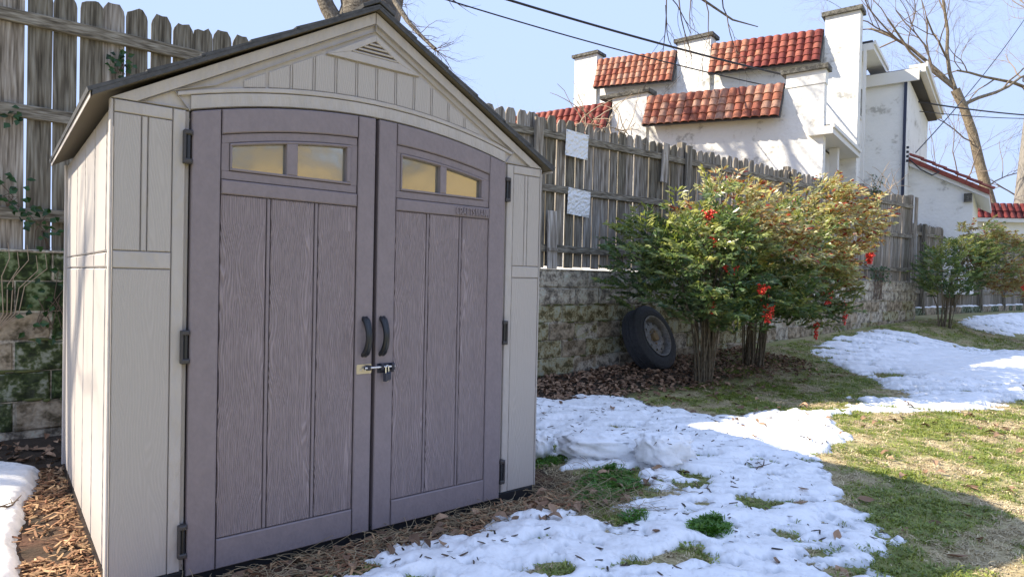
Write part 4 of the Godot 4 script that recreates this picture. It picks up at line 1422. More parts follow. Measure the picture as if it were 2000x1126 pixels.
func build_trees() -> void:
	# old tree behind the shed, crotch just above the roof ridge
	var b := Vector3(3.6, 1.2, -7.7)
	var c := Vector3(0, 4.45, 0)
	var big := bare_tree("large_tree", "massive bare tree rising behind the shed roof with thick forking limbs", b,
		[Vector3(-0.05, -0.1, 0), Vector3(0, 1.2, 0), Vector3(0.02, 2.8, 0), Vector3(0, 4.1, 0), Vector3(0.05, 4.7, 0)], [0.62, 0.48, 0.44, 0.5, 0.36],
		[[c + Vector3(-0.3, -0.5, 0), Vector3(-0.4, 1.0, -0.45), 3.2, 0.15, 4], [c + Vector3(-0.05, 0.0, 0), Vector3(0.05, 1.0, -0.35), 5.0, 0.3, 5], [c + Vector3(0.25, -0.35, 0), Vector3(0.6, 1.0, -0.8), 5.0, 0.27, 4], [c + Vector3(0.1, 0.1, -0.1), Vector3(0.5, 0.9, -0.8), 5.2, 0.22, 4], [c + Vector3(0.2, 0.5, 0.1), Vector3(0.7, 1.3, -0.3), 4.6, 0.16, 4], [c + Vector3(0, 0.3, 0.1), Vector3(0.3, 1.0, -0.9), 4.0, 0.14, 4]],
		{"wander": 0.17, "kids": 4, "split": 0.03, "lift": 0.2})
	# its drooping limb right of the ridge
	var a := [start(), start()]
	var pts := [Vector3(-0.35, -0.25, -1.05), Vector3(-0.5, -0.1, -0.55), Vector3(-0.55, -0.3, -0.1), Vector3(-0.5, -0.9, 0.25), Vector3(-0.47, -1.28, 0.58), Vector3(-0.38, -1.51, 0.78), Vector3(-0.32, -1.69, 0.97), Vector3(-0.27, -1.79, 1.07)]
	tube(a[0], pts, [0.1, 0.08, 0.055, 0.042, 0.036, 0.03, 0.026, 0.03], 8)
	for i in 26:
		var k := rng.randi() % 5 + 2
		var p: Vector3 = pts[k].lerp(pts[k + 1], rng.randf())
		if i > 16:
			p = pts[7]
		grow(a, p, Vector3(rf(-0.6, 1.0), rf(-0.6, 0.5), rf(-0.5, 0.6)), rf(0.22, 0.5), 0.006, 2, {"wander": 0.3, "kids": 3, "split": 0.02, "lift": -0.1})
	var lm := part(big, "limb", a[0].commit(), M.bark, Transform3D(Basis(), Vector3(4.0, 6.3, -6.6) - b))
	part(lm, "twigs", a[1].commit(), M.twig)
	# hanging twigs over the tile roofs, from the crown of the large tree
	var h2 := [start(), start()]
	for i in 7:
		var q := Vector3(rf(-0.6, 0.6), rf(-0.2, 0.3), rf(-0.6, 0.6))
		grow(h2, q, Vector3(rf(-0.1, 0.5), -1.0, rf(-0.3, 0.3)), rf(0.6, 1.3), 0.013, 2, {"wander": 0.22, "kids": 3, "split": 0.02, "lift": -0.2})
	tube(h2[0], [Vector3(-4.2, 0.5, -3.4), Vector3(-3.6, 1.5, -2.7), Vector3(-2.6, 1.9, -1.6), Vector3(-1.4, 1.25, -0.6), Vector3(-0.4, 0.35, 0), Vector3(0.3, 0.0, 0.1), Vector3(1.0, -0.25, 0.3), Vector3(1.5, -0.3, 0.5)], [0.11, 0.09, 0.065, 0.045, 0.03, 0.022, 0.016, 0.008], 6)
	var hl := part(big, "limb", h2[0].commit(), M.bark, Transform3D(Basis(), Vector3(7.9, 6.1, -4.2) - b))
	part(hl, "twigs", h2[1].commit(), M.twig)
	# tree outside the frame whose branches shade the side wall of the shed
	bare_tree("side_tree", "slim bare tree standing left of the yard behind the retaining wall", Vector3(-7.6, 1.2, -6.6),
		[Vector3(0, -0.1, 0), Vector3(0.1, 1.5, 0), Vector3(0, 3.2, 0.1), Vector3(0.1, 4.4, 0.1)], [0.2, 0.16, 0.13, 0.09],
		[[Vector3(0.05, 2.6, 0.05), Vector3(0.9, 0.9, 0.3), 2.2, 0.07, 3], [Vector3(0, 3.3, 0.1), Vector3(0.7, 1.0, 0.6), 2.4, 0.07, 3], [Vector3(0.1, 4.3, 0.1), Vector3(0.1, 1.0, 0.0), 2.4, 0.08, 3], [Vector3(0, 3.0, 0.1), Vector3(-0.8, 0.9, 0.2), 2.0, 0.06, 3]],
		{"wander": 0.2, "kids": 3, "split": 0.03})
	# two big trees at the right, behind the house
	bare_tree("right_tree", "bare tree with sunlit pale trunk rising right of the white house", Vector3(32.9, 1.2, -5.8),
		[Vector3(0.0, -0.1, 0), Vector3(-0.17, 3.0, -0.1), Vector3(-0.35, 3.65, -0.26), Vector3(-0.71, 5.4, -0.6), Vector3(-1.0, 6.8, -0.83), Vector3(-1.34, 7.9, -1.1), Vector3(-1.61, 8.65, -1.35)], [0.3, 0.26, 0.23, 0.2, 0.18, 0.17, 0.19],
		[[Vector3(-1.6, 8.6, -1.3), Vector3(-1.1, 1.4, -0.95), 4.6, 0.0928, 5], [Vector3(-1.6, 8.6, -1.3), Vector3(-1.2, 0.75, -1.0), 4.4, 0.0653, 5], [Vector3(-1.6, 8.5, -1.3), Vector3(-0.2, 1.3, -0.2), 4.6, 0.0872, 5], [Vector3(-1.35, 8.0, -1.1), Vector3(0.9, 1.0, 0.8), 4.2, 0.0816, 5], [Vector3(-0.9, 6.3, -0.7), Vector3(-0.9, 0.4, -0.8), 3.0, 0.0326, 4], [Vector3(-0.17, 3.0, -0.1), Vector3(-1.0, 0.75, -0.8), 3.6, 0.0707, 3], [Vector3(-0.5, 4.4, -0.4), Vector3(0.9, 0.6, 0.6), 2.8, 0.0326, 4]],
		{"wander": 0.24, "kids": 4, "split": 0.045, "bark": M.pale_bark, "twig": M.grey_twig, "lift": 0.08})
	bare_tree("far_right_tree", "bare tree with thick limbs behind the utility pole", Vector3(36.0, 1.2, -4.6),
		[Vector3(0, -0.1, 0), Vector3(-0.1, 3.0, 0), Vector3(-0.2, 6.1, -0.1), Vector3(-0.45, 8.1, -0.35), Vector3(-1.1, 9.2, -0.9)], [0.34, 0.27, 0.22, 0.19, 0.14],
		[[Vector3(-1.0, 9.1, -0.85), Vector3(-1.2, 0.6, -1.0), 3.4, 0.0762, 5], [Vector3(-0.7, 8.6, -0.5), Vector3(-0.2, 1.2, -0.2), 4.4, 0.103, 5], [Vector3(-0.4, 7.6, -0.2), Vector3(0.7, 1.0, 0.4), 4.0, 0.0872, 4], [Vector3(-0.1, 3.6, 0.0), Vector3(-0.9, 0.6, -0.7), 2.6, 0.049, 3]],
		{"wander": 0.24, "kids": 4, "split": 0.045, "bark": M.pale_bark, "twig": M.grey_twig, "lift": 0.08})
	# rounded bare shrub behind the fence
	var limbs := []
	for i in 18:
		limbs.append([Vector3(rf(-0.25, 0.25), 1.8, rf(-0.25, 0.25)), Vector3(rf(-0.7, 0.7), 1.2, rf(-0.7, 0.7)), rf(0.9, 1.3), 0.022, 3])
	bare_tree("bare_shrub", "round crowned bare tree with fine twigs seen over the fence beside the roof", Vector3(8.9, 1.2, -10.5),
		[Vector3(0, -0.1, 0), Vector3(0.02, 1.0, 0), Vector3(0, 1.95, 0)], [0.14, 0.11, 0.1], limbs, {"wander": 0.14, "kids": 4, "split": 0.02, "twig": M.pale_twig, "lift": 0.3, "angle": 0.6})
	# dry vines on top of the fence
	for e in [[4.55, 3.02, 26, "tangle of dry tan vines over the fence top below the tiled roofs", 0.55], [13.2, 3.15, 18, "pale dry vine stems arching over the far end of the fence", 0.7]]:
		var vn := thing("dry_vine", e[3], "vine", Vector3(e[0], e[1], FENCE_Z - 0.03))
		var st := start()
		for i in e[2]:
			var p := Vector3(rf(-e[4], e[4]), rf(-0.1, 0.1), rf(-0.05, 0.05))
			var v: Array = [p]
			var d := Vector3(rf(-1, 1), rf(0.0, 0.9), rf(-0.5, 0.3)).normalized()
			var rr: Array = [0.008]
			for k in 7:
				d = (d + Vector3(rf(-0.3, 0.3), rf(-0.35, 0.2), rf(-0.25, 0.25))).normalized()
				v.append(v[-1] + d * rf(0.06, 0.12))
				rr.append(lerpf(0.008, 0.003, (k + 1) / 7.0))
			tube(st, v, rr, 4)
		part(vn, "stems", st.commit(), M.pale_twig)
	# ivy patches
	for e in [[-0.6, 2.64, FENCE_Z + 0.03, 26, 0.07, "small ivy sprig growing through the fence above the shed roof"], [-1.2, 2.15, FENCE_Z + 0.03, 8, 0.05, "ivy leaves on the pale fence boards left of the shed"], [-1.22, 1.62, FENCE_Z + 0.03, 26, 0.1, "ivy trailing down the fence beside the shed eave"], [-1.05, 1.4, FENCE_Z + 0.06, 30, 0.12, "dark ivy at the fence foot above the mossy blocks"], [-1.0, 0.95, WALL_Z + 0.02, 40, 0.22, "ivy creeping over the mossy blocks of the wall"], [12.3, 3.05, FENCE_Z + 0.08, 130, 0.24, "green ivy clump spilling over the top of the far fence"], [12.4, 1.4, WALL_Z + 0.03, 160, 0.5, "low green ivy along the foot of the far fence"]]:
		var iv := thing("ivy", e[5], "ivy", Vector3(e[0], e[1], e[2]))
		var V := PackedVector3Array()
		var N := PackedVector3Array()
		var C := PackedColorArray()
		var st := start()
		for i in int(e[3]):
			var p := Vector3(rf(-1, 1) * e[4], rf(-1, 1) * e[4] * (1.3 if e[4] < 0.3 else 0.3), rf(0, 0.06))
			var d := Vector3(rf(-1, 1), rf(-1, 0.4), rf(0.1, 0.5)).normalized()
			leaflet(V, N, C, p, d, (Vector3(rf(-0.4, 0.4), rf(0.0, 0.8), 1)).normalized(), rf(0.035, 0.06), rf(0.03, 0.05), Color(0.03, 0.075, 0.02) * rf(0.6, 1.6))
			if i % 6 == 0:
				tube(st, [Vector3(rf(-0.5, 0.5) * e[4], -e[4], 0.005), Vector3(rf(-0.5, 0.5) * e[4], 0, 0.01), p], [0.003, 0.003, 0.002], 4)
		part(iv, "stems", st.commit(), M.twig)
		var lv := part(iv, "leaves", mesh_from(V, N, C), M.leaf)
		lv.set_meta("kind", "stuff")
	# dead vine roots on the mossy wall
	var dv := thing("dead_vine", "pale dead vine roots clinging to the mossy wall left of the shed", "vine", Vector3(-1.12, 0.72, WALL_Z + 0.012))
	var ds := start()
	for i in 5:
		var p := Vector3(-0.12 + i * 0.05, 0.55 + rf(-0.05, 0.05), 0)
		tube(ds, [p, p + Vector3(0.01, -0.1, 0.004), p + Vector3(-0.03 - 0.02 * i, -0.22, 0.004), Vector3(-0.14 + 0.02 * i, 0.12, 0.004), Vector3(-0.2, -0.02, 0.0)], [0.002, 0.0025, 0.003, 0.003, 0.0025], 4)
	part(dv, "stems", ds.commit(), M.pale_twig)

func build_bushes() -> void:
	nandina("leafy bush with the lowest red berries, rising beside the tyre", Vector3(4.87, 0.03, -1.58),
		[[Vector3(-0.12, 1.2, 0.15), Vector3(0.6, 0.66, 0.62)], [Vector3(-0.05, 1.7, 0.2), Vector3(0.5, 0.44, 0.52)], [Vector3(-0.42, 1.22, -0.38), Vector3(0.46, 0.56, 0.42)], [Vector3(0.35, 1.2, 0.45), Vector3(0.42, 0.58, 0.5)], [Vector3(0.15, 0.75, 0.25), Vector3(0.4, 0.28, 0.4)]], 1020, 26,
		[[Vector3(-0.42, 1.86, 0.1), 70, 0.07, 0.16], [Vector3(-0.4, 1.62, 0.15), 45, 0.05, 0.14], [Vector3(0.05, 0.98, 0.5), 80, 0.07, 0.26], [Vector3(-0.1, 1.12, 0.52), 40, 0.06, 0.12], [Vector3(-0.3, 1.3, 0.3), 40, 0.08, 0.1], [Vector3(-0.5, 0.95, 0.2), 36, 0.06, 0.14]],
		func(p: Vector3) -> float: return 0.22 + 0.85 * sstep(-0.35, 0.1, p.x) * sstep(1.0, 1.8, p.y), 0.11)
	nandina("broad bush with bronze tipped leaves, the widest one along the wall", Vector3(6.35, 0.08, -1.85),
		[[Vector3(0.0, 1.35, 0.35), Vector3(0.75, 0.7, 0.62)], [Vector3(0.6, 1.75, 0.5), Vector3(0.75, 0.62, 0.58)], [Vector3(0.4, 1.0, 0.4), Vector3(0.65, 0.55, 0.55)], [Vector3(1.1, 1.85, 0.6), Vector3(0.42, 0.42, 0.4)], [Vector3(-0.4, 1.2, 0.25), Vector3(0.5, 0.6, 0.5)], [Vector3(0.2, 0.75, 0.35), Vector3(0.6, 0.3, 0.45)]], 1250, 24,
		[[Vector3(1.05, 1.5, 0.75), 90, 0.06, 0.14], [Vector3(0.25, 1.0, 0.6), 60, 0.06, 0.16], [Vector3(0.2, 1.35, 0.55), 40, 0.07, 0.1], [Vector3(0.95, 0.85, 0.5), 45, 0.04, 0.3], [Vector3(0.3, 0.6, 0.45), 40, 0.04, 0.2], [Vector3(0.55, 1.2, 0.6), 30, 0.05, 0.08]],
		func(p: Vector3) -> float: return 0.3 + 0.6 * sstep(-0.3, 0.6, p.x) * sstep(0.6, 1.4, p.y), 0.17)
	nandina("reddish leaved bush standing apart from the others before the farther fence", Vector3(14.2, 0.34, -2.1),
		[[Vector3(0.05, 1.1, 0.1), Vector3(0.65, 0.62, 0.55)], [Vector3(0.9, 1.35, 0.6), Vector3(0.8, 0.64, 0.6)], [Vector3(1.4, 0.95, 0.9), Vector3(0.6, 0.48, 0.5)], [Vector3(0.6, 1.75, 0.4), Vector3(0.45, 0.4, 0.4)]], 1050, 14,
		[[Vector3(0.9, 0.9, 0.9), 30, 0.06, 0.1]],
		func(p: Vector3) -> float: return 0.18 + 0.75 * sstep(0.1, 0.9, p.x), 0.16)

# ------------------------------------------------------------------ neighbour's house
func tile_mesh(w: float, L: float) -> ArrayMesh:
	var st := start()
	var n := 8
	var prev: Array = []
	for i in n + 1:
		var u := float(i) / n
		var x := (u - 0.5) * w
		var z := 0.062 * sqrt(maxf(1.0 - pow(2.0 * u - 1.0, 2.0), 0.0))
		var nr := Vector3(2.0 * (2.0 * u - 1.0), 0, 1.2).normalized()
		var top := Vector3(x * 0.94, 0.05, z * 0.92)
		var bot := Vector3(x, -L, z + 0.026)
		var low := Vector3(x, -L, z + 0.008)
		if i > 0:
			vtx(st, prev[0], prev[3]); vtx(st, top, nr); vtx(st, prev[1], prev[3])
			vtx(st, prev[1], prev[3]); vtx(st, top, nr); vtx(st, bot, nr)
			quad(st, prev[2], low, bot, prev[1])
		prev = [top, bot, low, nr]
	return st.commit()

func mansard(house: Node3D, a0: float, b0: float, b1: float, yr0: float, yr1: float, ye0: float, ye1: float, rows: int, out: float, mats: Array, redder := false) -> void:
	# between b0 (near, right) and b1 (far, left) in house axes; local x = a, z = -b
	var roof := Node3D.new()
	roof.name = "tile_roof"
	house.add_child(roof, true)
	var cols := int(round((b1 - b0) / 0.212))
	var w := (b1 - b0) / cols
	var tm: ArrayMesh = null
	var st := start()
	var A := Vector3(a0, yr0, -b0)
	var B := Vector3(a0, yr1, -b1)
	var Cc := Vector3(a0 - out, ye1, -b1)
	var D := Vector3(a0 - out, ye0, -b0)
	var back := Vector3(0.12, 0, 0)
	quad(st, B, Cc, D, A); quad(st, A + back, D + back, Cc + back, B + back)
	quad(st, A, D, D + back, A + back); quad(st, B + back, Cc + back, Cc, B); quad(st, Cc, Cc + back, D + back, D); quad(st, A, A + back, B + back, B)
	part(roof, "roof_deck", st.commit(), M.dark_roof)
	for c in cols:
		var f := (c + 0.5) / cols
		var top := A.lerp(B, f)
		var bot := D.lerp(Cc, f)
		var L := (bot - top).length() / rows
		if tm == null:
			tm = tile_mesh(w, L)
		var down := (bot - top).normalized()
		var across := (B - A).normalized() * -1.0
		var nrm := across.cross(-down).normalized()
		for r in rows:
			var p := top + down * L * r + nrm * (0.012 + rf(-0.004, 0.004))
			var bs := Basis(across, -down, nrm).rotated(nrm, rf(-0.02, 0.02))
			var mm: Material = mats[rng.randi() % mats.size()]
			if redder and f < 0.62 + rf(-0.1, 0.1):
				mm = M.red_tile[rng.randi() % 4]
			part(roof, "tile", tm, mm, Transform3D(bs, p))
	var ridge := start()
	var nseg := int(round((b1 - b0) / 0.3))
	var rt := start()
	var L2 := (B - A).length() / nseg
	var prof: Array = []
	for i in 2:
		pass
	tube(rt, [Vector3(0, 0, 0), Vector3(0, 0, -L2 * 0.86), Vector3(0, 0, -L2 * 0.87), Vector3(0, 0, -L2 * 1.02)], [0.055, 0.066, 0.078, 0.08], 10)
	var rtm := rt.commit()
	for i in nseg:
		var p := A.lerp(B, float(i) / nseg) + Vector3(0.03, 0.02, 0)
		part(roof, "ridge_tile", rtm, M.ridge_tile if rng.randf() < 0.5 else mats[3 % mats.size()], Transform3D(Basis(), p))

func build_house() -> void:
	var house := thing("white_house", "white stucco house with red clay tile mansards and mossy capped piers", "house", Vector3(12.76, 0, -4.06), deg_to_rad(13.49))
	var bx := func(called: String, a0: float, a1: float, b0: float, b1: float, y0: float, y1: float, m: Material) -> MeshInstance3D:
		return part(house, called, box_mesh(Vector3(a0, y0, -b1), Vector3(a1, y1, -b0)), m)
	# front lower storey facade and its parapet piers
	bx.call("wall", 0.0, 0.25, 0.0, 10.0, 1.1, 5.58, M.stucco)
	bx.call("pier", -0.02, 0.24, -0.02, 0.8, 5.58, 5.88, M.stucco)
	bx.call("coping", -0.1, 0.32, -0.08, 0.9, 5.88, 5.98, M.coping)
	bx.call("pier", -0.05, 0.3, 4.2, 5.2, 1.1, 6.03, M.stucco)
	bx.call("coping", -0.13, 0.36, 4.12, 5.55, 6.03, 6.13, M.coping)
	mansard(house, -0.02, 0.84, 4.18, 5.64, 5.86, 4.88, 5.1, 4, 0.34, M.tile)
	mansard(house, -0.02, 5.24, 9.0, 5.88, 5.95, 5.05, 5.1, 4, 0.34, M.red_tile)
	bx.call("flat_roof", 0.25, 3.16, 0.3, 10.0, 4.4, 4.62, M.dark_roof)
	# porch end below the gutter
	bx.call("end_wall", 0.25, 3.16, 0.3, 0.5, 1.1, 4.4, M.white_trim)
	bx.call("post", 1.45, 1.65, -0.02, 0.16, 1.1, 4.42, M.white_trim)
	bx.call("door_panel", 1.9, 2.75, 0.26, 0.3, 1.2, 3.6, M.white_trim)
	bx.call("door_gap", 1.84, 1.9, 0.262, 0.3, 1.2, 3.66, M.glass)
	bx.call("gutter", -0.15, 3.1, -0.22, 0.28, 4.43, 4.6, M.white_trim)
	bx.call("gutter_edge", -0.17, 3.1, -0.26, -0.22, 4.55, 4.63, M.white_trim)
	bx.call("roof_edge", 0.1, 3.1, -0.1, 0.3, 4.6, 4.68, M.dark_roof)
	# upper storey
	bx.call("wall", 3.16, 3.42, -0.1, 8.4, 4.4, 7.72, M.stucco)
	bx.call("pier", 3.1, 3.5, -0.14, 0.68, 1.1, 8.2, M.stucco)
	bx.call("coping", 3.02, 3.58, -0.2, 0.76, 8.2, 8.31, M.coping)
	bx.call("pier", 3.08, 3.5, 3.74, 4.76, 4.4, 8.36, M.stucco)
	bx.call("coping", 3.0, 3.58, 3.66, 4.86, 8.36, 8.46, M.coping)
	bx.call("pier", 3.08, 3.5, 7.55, 8.4, 4.4, 8.6, M.stucco)
	bx.call("coping", 3.0, 3.58, 7.48, 8.48, 8.6, 8.69, M.coping)
	mansard(house, 3.12, 0.72, 3.7, 7.84, 8.06, 6.98, 7.16, 5, 0.32, M.tile, true)
	mansard(house, 3.12, 4.8, 7.5, 8.1, 8.34, 7.16, 7.38, 5, 0.32, M.tile)
	bx.call("wall", 3.5, 5.13, 0.0, 8.4, 1.1, 7.3, M.stucco)
	bx.call("gutter", 3.55, 6.0, -0.4, 0.0, 7.28, 7.46, M.white_trim)
	bx.call("gutter_edge", 3.53, 6.0, -0.44, -0.4, 7.4, 7.5, M.white_trim)
	bx.call("roof_edge", 3.6, 5.9, -0.36, 8.0, 7.47, 7.54, M.dark_roof)
	var w := bx.call("window", 4.1, 4.75, -0.03, 0.0, 5.7, 6.55, M.white_trim) as MeshInstance3D
	part(w, "pane", box_mesh(Vector3(4.17, 5.77, 0.025), Vector3(4.68, 6.48, 0.034)), M.glass)
	bx.call("downpipe", 3.51, 3.58, -0.24, -0.17, 1.1, 7.3, M.white_trim)
	# rear wing, stepping toward the yard
	bx.call("wing_wall", 5.13, 11.0, -1.0, 6.0, 1.1, 6.9, M.stucco)
	bx.call("wing_roof", 5.0, 11.2, -1.25, 6.0, 6.93, 7.06, M.dark_roof)
	bx.call("fascia", 4.98, 5.04, -1.28, 0.2, 6.72, 7.04, M.white_trim)
	bx.call("gutter", 5.2, 11.2, -1.4, -1.02, 6.98, 7.2, M.white_trim)
	bx.call("gutter_edge", 5.18, 11.22, -1.45, -1.4, 7.1, 7.24, M.white_trim)
	bx.call("downpipe", 5.05, 5.12, -1.0, -0.93, 1.1, 6.75, M.dark_steel)
	# low lean-to with a red verge
	var lt := PackedVector2Array([Vector2(1.0, 1.0), Vector2(2.5, 1.0), Vector2(2.5, 3.82), Vector2(1.0, 4.68)])
	part(house, "lean_to_wall", plate_mesh(lt, 0.0, 4.0), M.stucco, Transform3D(Basis(Vector3(0, 0, 1), Vector3.UP, Vector3(-1, 0, 0)), Vector3(10.0, 0, 0)))
	for e in [[0.0, 0.07, 5.86, M.white_trim, "verge_fascia", -0.16], [0.07, 0.17, 5.8, M.red_tile[0], "verge_tile", -0.05]]:
		var vp := PackedVector2Array([Vector2(1.02, 4.74 + e[5]), Vector2(2.85, 3.7 + e[5]), Vector2(2.85, 3.7 + e[5] + 0.13), Vector2(1.02, 4.74 + e[5] + 0.13)])
		part(house, e[4], plate_mesh(vp, 0.0, 10.0 - e[2]), e[3], Transform3D(Basis(Vector3(0, 0, 1), Vector3.UP, Vector3(-1, 0, 0)), Vector3(10.0, 0, 0)))
	var vt := tile_mesh(0.2, 0.32)
	for i in 7:
		var p := Vector3(5.88, 4.86, 1.05).lerp(Vector3(5.88, 3.84, 2.82), i / 6.6)
		var dn := Vector3(0, -1.02, 1.77).normalized()
		part(house, "tile", vt, M.red_tile[i % 4], Transform3D(Basis(Vector3.RIGHT, -dn, Vector3.RIGHT.cross(-dn)), p))
	part(house, "bracket", box_mesh(Vector3(5.9, 3.5, 2.3), Vector3(6.02, 3.72, 2.48)), M.coping)
	# service cable brackets on the wing corner
	for i in 4:
		part(house, "insulator", box_mesh(Vector3(5.0, 4.55 + i * 0.12, 1.03), Vector3(5.06, 4.61 + i * 0.12, 1.09), 0.01), M.cable)
	var lp := start()
	var loop := [Vector3(5.1, 4.62, 1.1), Vector3(5.2, 4.35, 1.35), Vector3(5.4, 4.2, 1.6), Vector3(5.6, 4.3, 1.75), Vector3(5.7, 4.42, 1.6)]
	tube(lp, loop, [0.018, 0.018, 0.018, 0.018, 0.018], 5)
	part(house, "cable_loop", lp.commit(), M.cable)
	# small outbuilding far right
	var ob := thing("outbuilding", "small white outbuilding with dark red tile roof left of the utility pole", "building", Vector3(29.9, 0.2, -4.75), deg_to_rad(-38.0))
	part(ob, "wall", box_mesh(Vector3(-2.2, 1.1, -2.0), Vector3(1.6, 3.7, 0.0)), M.stucco)
	part(ob, "fascia", box_mesh(Vector3(-2.3, 3.6, 0.0), Vector3(1.7, 3.75, 0.3)), M.white_trim)
	var om := tile_mesh(0.26, 0.3)
	var orf := Node3D.new()
	orf.name = "tile_roof"
	ob.add_child(orf)
	part(orf, "roof_deck", box_mesh(Vector3(-2.3, 3.75, -2.0), Vector3(1.7, 4.22, 0.06)), M.maroon_tile[1])
	for c in 15:
		for r in 2:
			part(orf, "tile", om, M.maroon_tile[rng.randi() % 4], Transform3D(Basis(Vector3.RIGHT, Vector3(0, 0.93, -0.35).normalized(), Vector3(0, 0.35, 0.93).normalized()), Vector3(-2.15 + c * 0.26, 4.3 - r * 0.28, 0.07 + r * 0.1)))
	# house behind the camera, mirrored in the shed windows
	var nb := thing("tan_house", "tan walled house across the yard, mirrored in the shed windows", "house", Vector3(0.0, 0, 17.0))
	for e in [[5.6, 3.0, 3.9, 5.35], [13.0, 4.4, 4.6, 6.6]]:
		var gp := PackedVector2Array([Vector2(e[0] - e[1], 0), Vector2(e[0] + e[1], 0), Vector2(e[0] + e[1], e[2]), Vector2(e[0], e[3]), Vector2(e[0] - e[1], e[2])])
		part(nb, "gable_wall", plate_mesh(gp, 0.0, 6.0), M.tan_wall)
		for s in [-1.0, 1.0]:
			var k: float = (e[3] - e[2]) / e[1]
			var rp := PackedVector2Array([Vector2(e[0], e[3] + 0.02), Vector2(e[0] + (e[1] + 0.3) * s, e[3] + 0.02 - k * (e[1] + 0.3)), Vector2(e[0] + (e[1] + 0.3) * s, e[3] + 0.14 - k * (e[1] + 0.3)), Vector2(e[0], e[3] + 0.14)])
			if Geometry2D.is_polygon_clockwise(rp):
				rp.reverse()
			part(nb, "roof_slope", plate_mesh(rp, -0.3, 6.3), M.dark_roof)
		for x in [e[0] - 1.3, e[0] + 0.3]:
			var wf := part(nb, "window", box_mesh(Vector3(x, 1.0, -0.05), Vector3(x + 1.0, 2.3, -0.001)), M.white_trim)
			part(wf, "pane", box_mesh(Vector3(x + 0.08, 1.08, -0.06), Vector3(x + 0.92, 2.22, -0.0505)), M.glass)

# ------------------------------------------------------------------ cables and pole
func build_cables() -> void:
	for e in [["thick black overhead cable, the upper of the pair crossing the tiled roofs", Vector3(5.3, 6.68, -7.57), Vector3(29.55, 7.67, -3.4), 0.5, 0.024, -0.5], ["thin black overhead cable, the lower of the pair crossing the tiled roofs", Vector3(4.56, 6.61, -8.18), Vector3(29.55, 7.61, -3.39), 0.7, 0.014, -0.5], ["service cable rising from the corner of the white house into the bare trees", Vector3(17.13, 4.63, -3.74), Vector3(31.28, 12.41, -4.65), 0.2, 0.014, 0.0]]:
		var pts: Array = []
		for i in 25:
			var t := lerpf(e[5], 1.0, i / 24.0)
			pts.append(e[1].lerp(e[2], t) - Vector3(0, e[3] * 4.0 * t * (1.0 - t), 0))
		cable(e[0], pts, e[4], "overhead cables")
	var po := thing("utility_pole", "grey leaning wooden utility pole partly cut by the picture edge", "pole", Vector3(31.05, 1.2, -4.68))
	var st := start()
	tube(st, [Vector3(-0.1, -0.1, 0), Vector3(0.08, 3.0, 0.06), Vector3(0.4, 8.5, 0.3)], [0.36, 0.33, 0.25], 16)
	part(po, "shaft", st.commit(), M.pole)
	part(po, "crossarm", box_mesh(Vector3(-0.4, 7.6, 0.2), Vector3(1.8, 7.75, 0.32), 0.01), M.pole)
	for x in [-0.3, 0.3, 1.2, 1.7]:
		var ins := start()
		lathe(ins, [Vector2(0.02, 7.75), Vector2(0.05, 7.78), Vector2(0.05, 7.84), Vector2(0.03, 7.88), Vector2(0.0, 7.9)], 8)
		part(po, "insulator", ins.commit(), M.white_trim, Transform3D(Basis(), Vector3(x, 0, 0.26)))

func cable(label: String, pts: Array, r: float, group: String) -> void:
	var c := thing("overhead_cable", label, "cable", pts[0], 0.0, group)
	var q: Array = []
	var rr: Array = []
	for i in pts.size() - 1:
		var p0: Vector3 = pts[maxi(i - 1, 0)]
		var p1: Vector3 = pts[i]
		var p2: Vector3 = pts[i + 1]
		var p3: Vector3 = pts[mini(i + 2, pts.size() - 1)]
		for k in 5:
			q.append(p1.cubic_interpolate(p2, p0, p3, k / 5.0) - pts[0])
			rr.append(r)
	q.append(pts[-1] - pts[0])
	rr.append(r)
	var st := start()
	tube(st, q, rr, 6)
	part(c, "wire", st.commit(), M.cable)

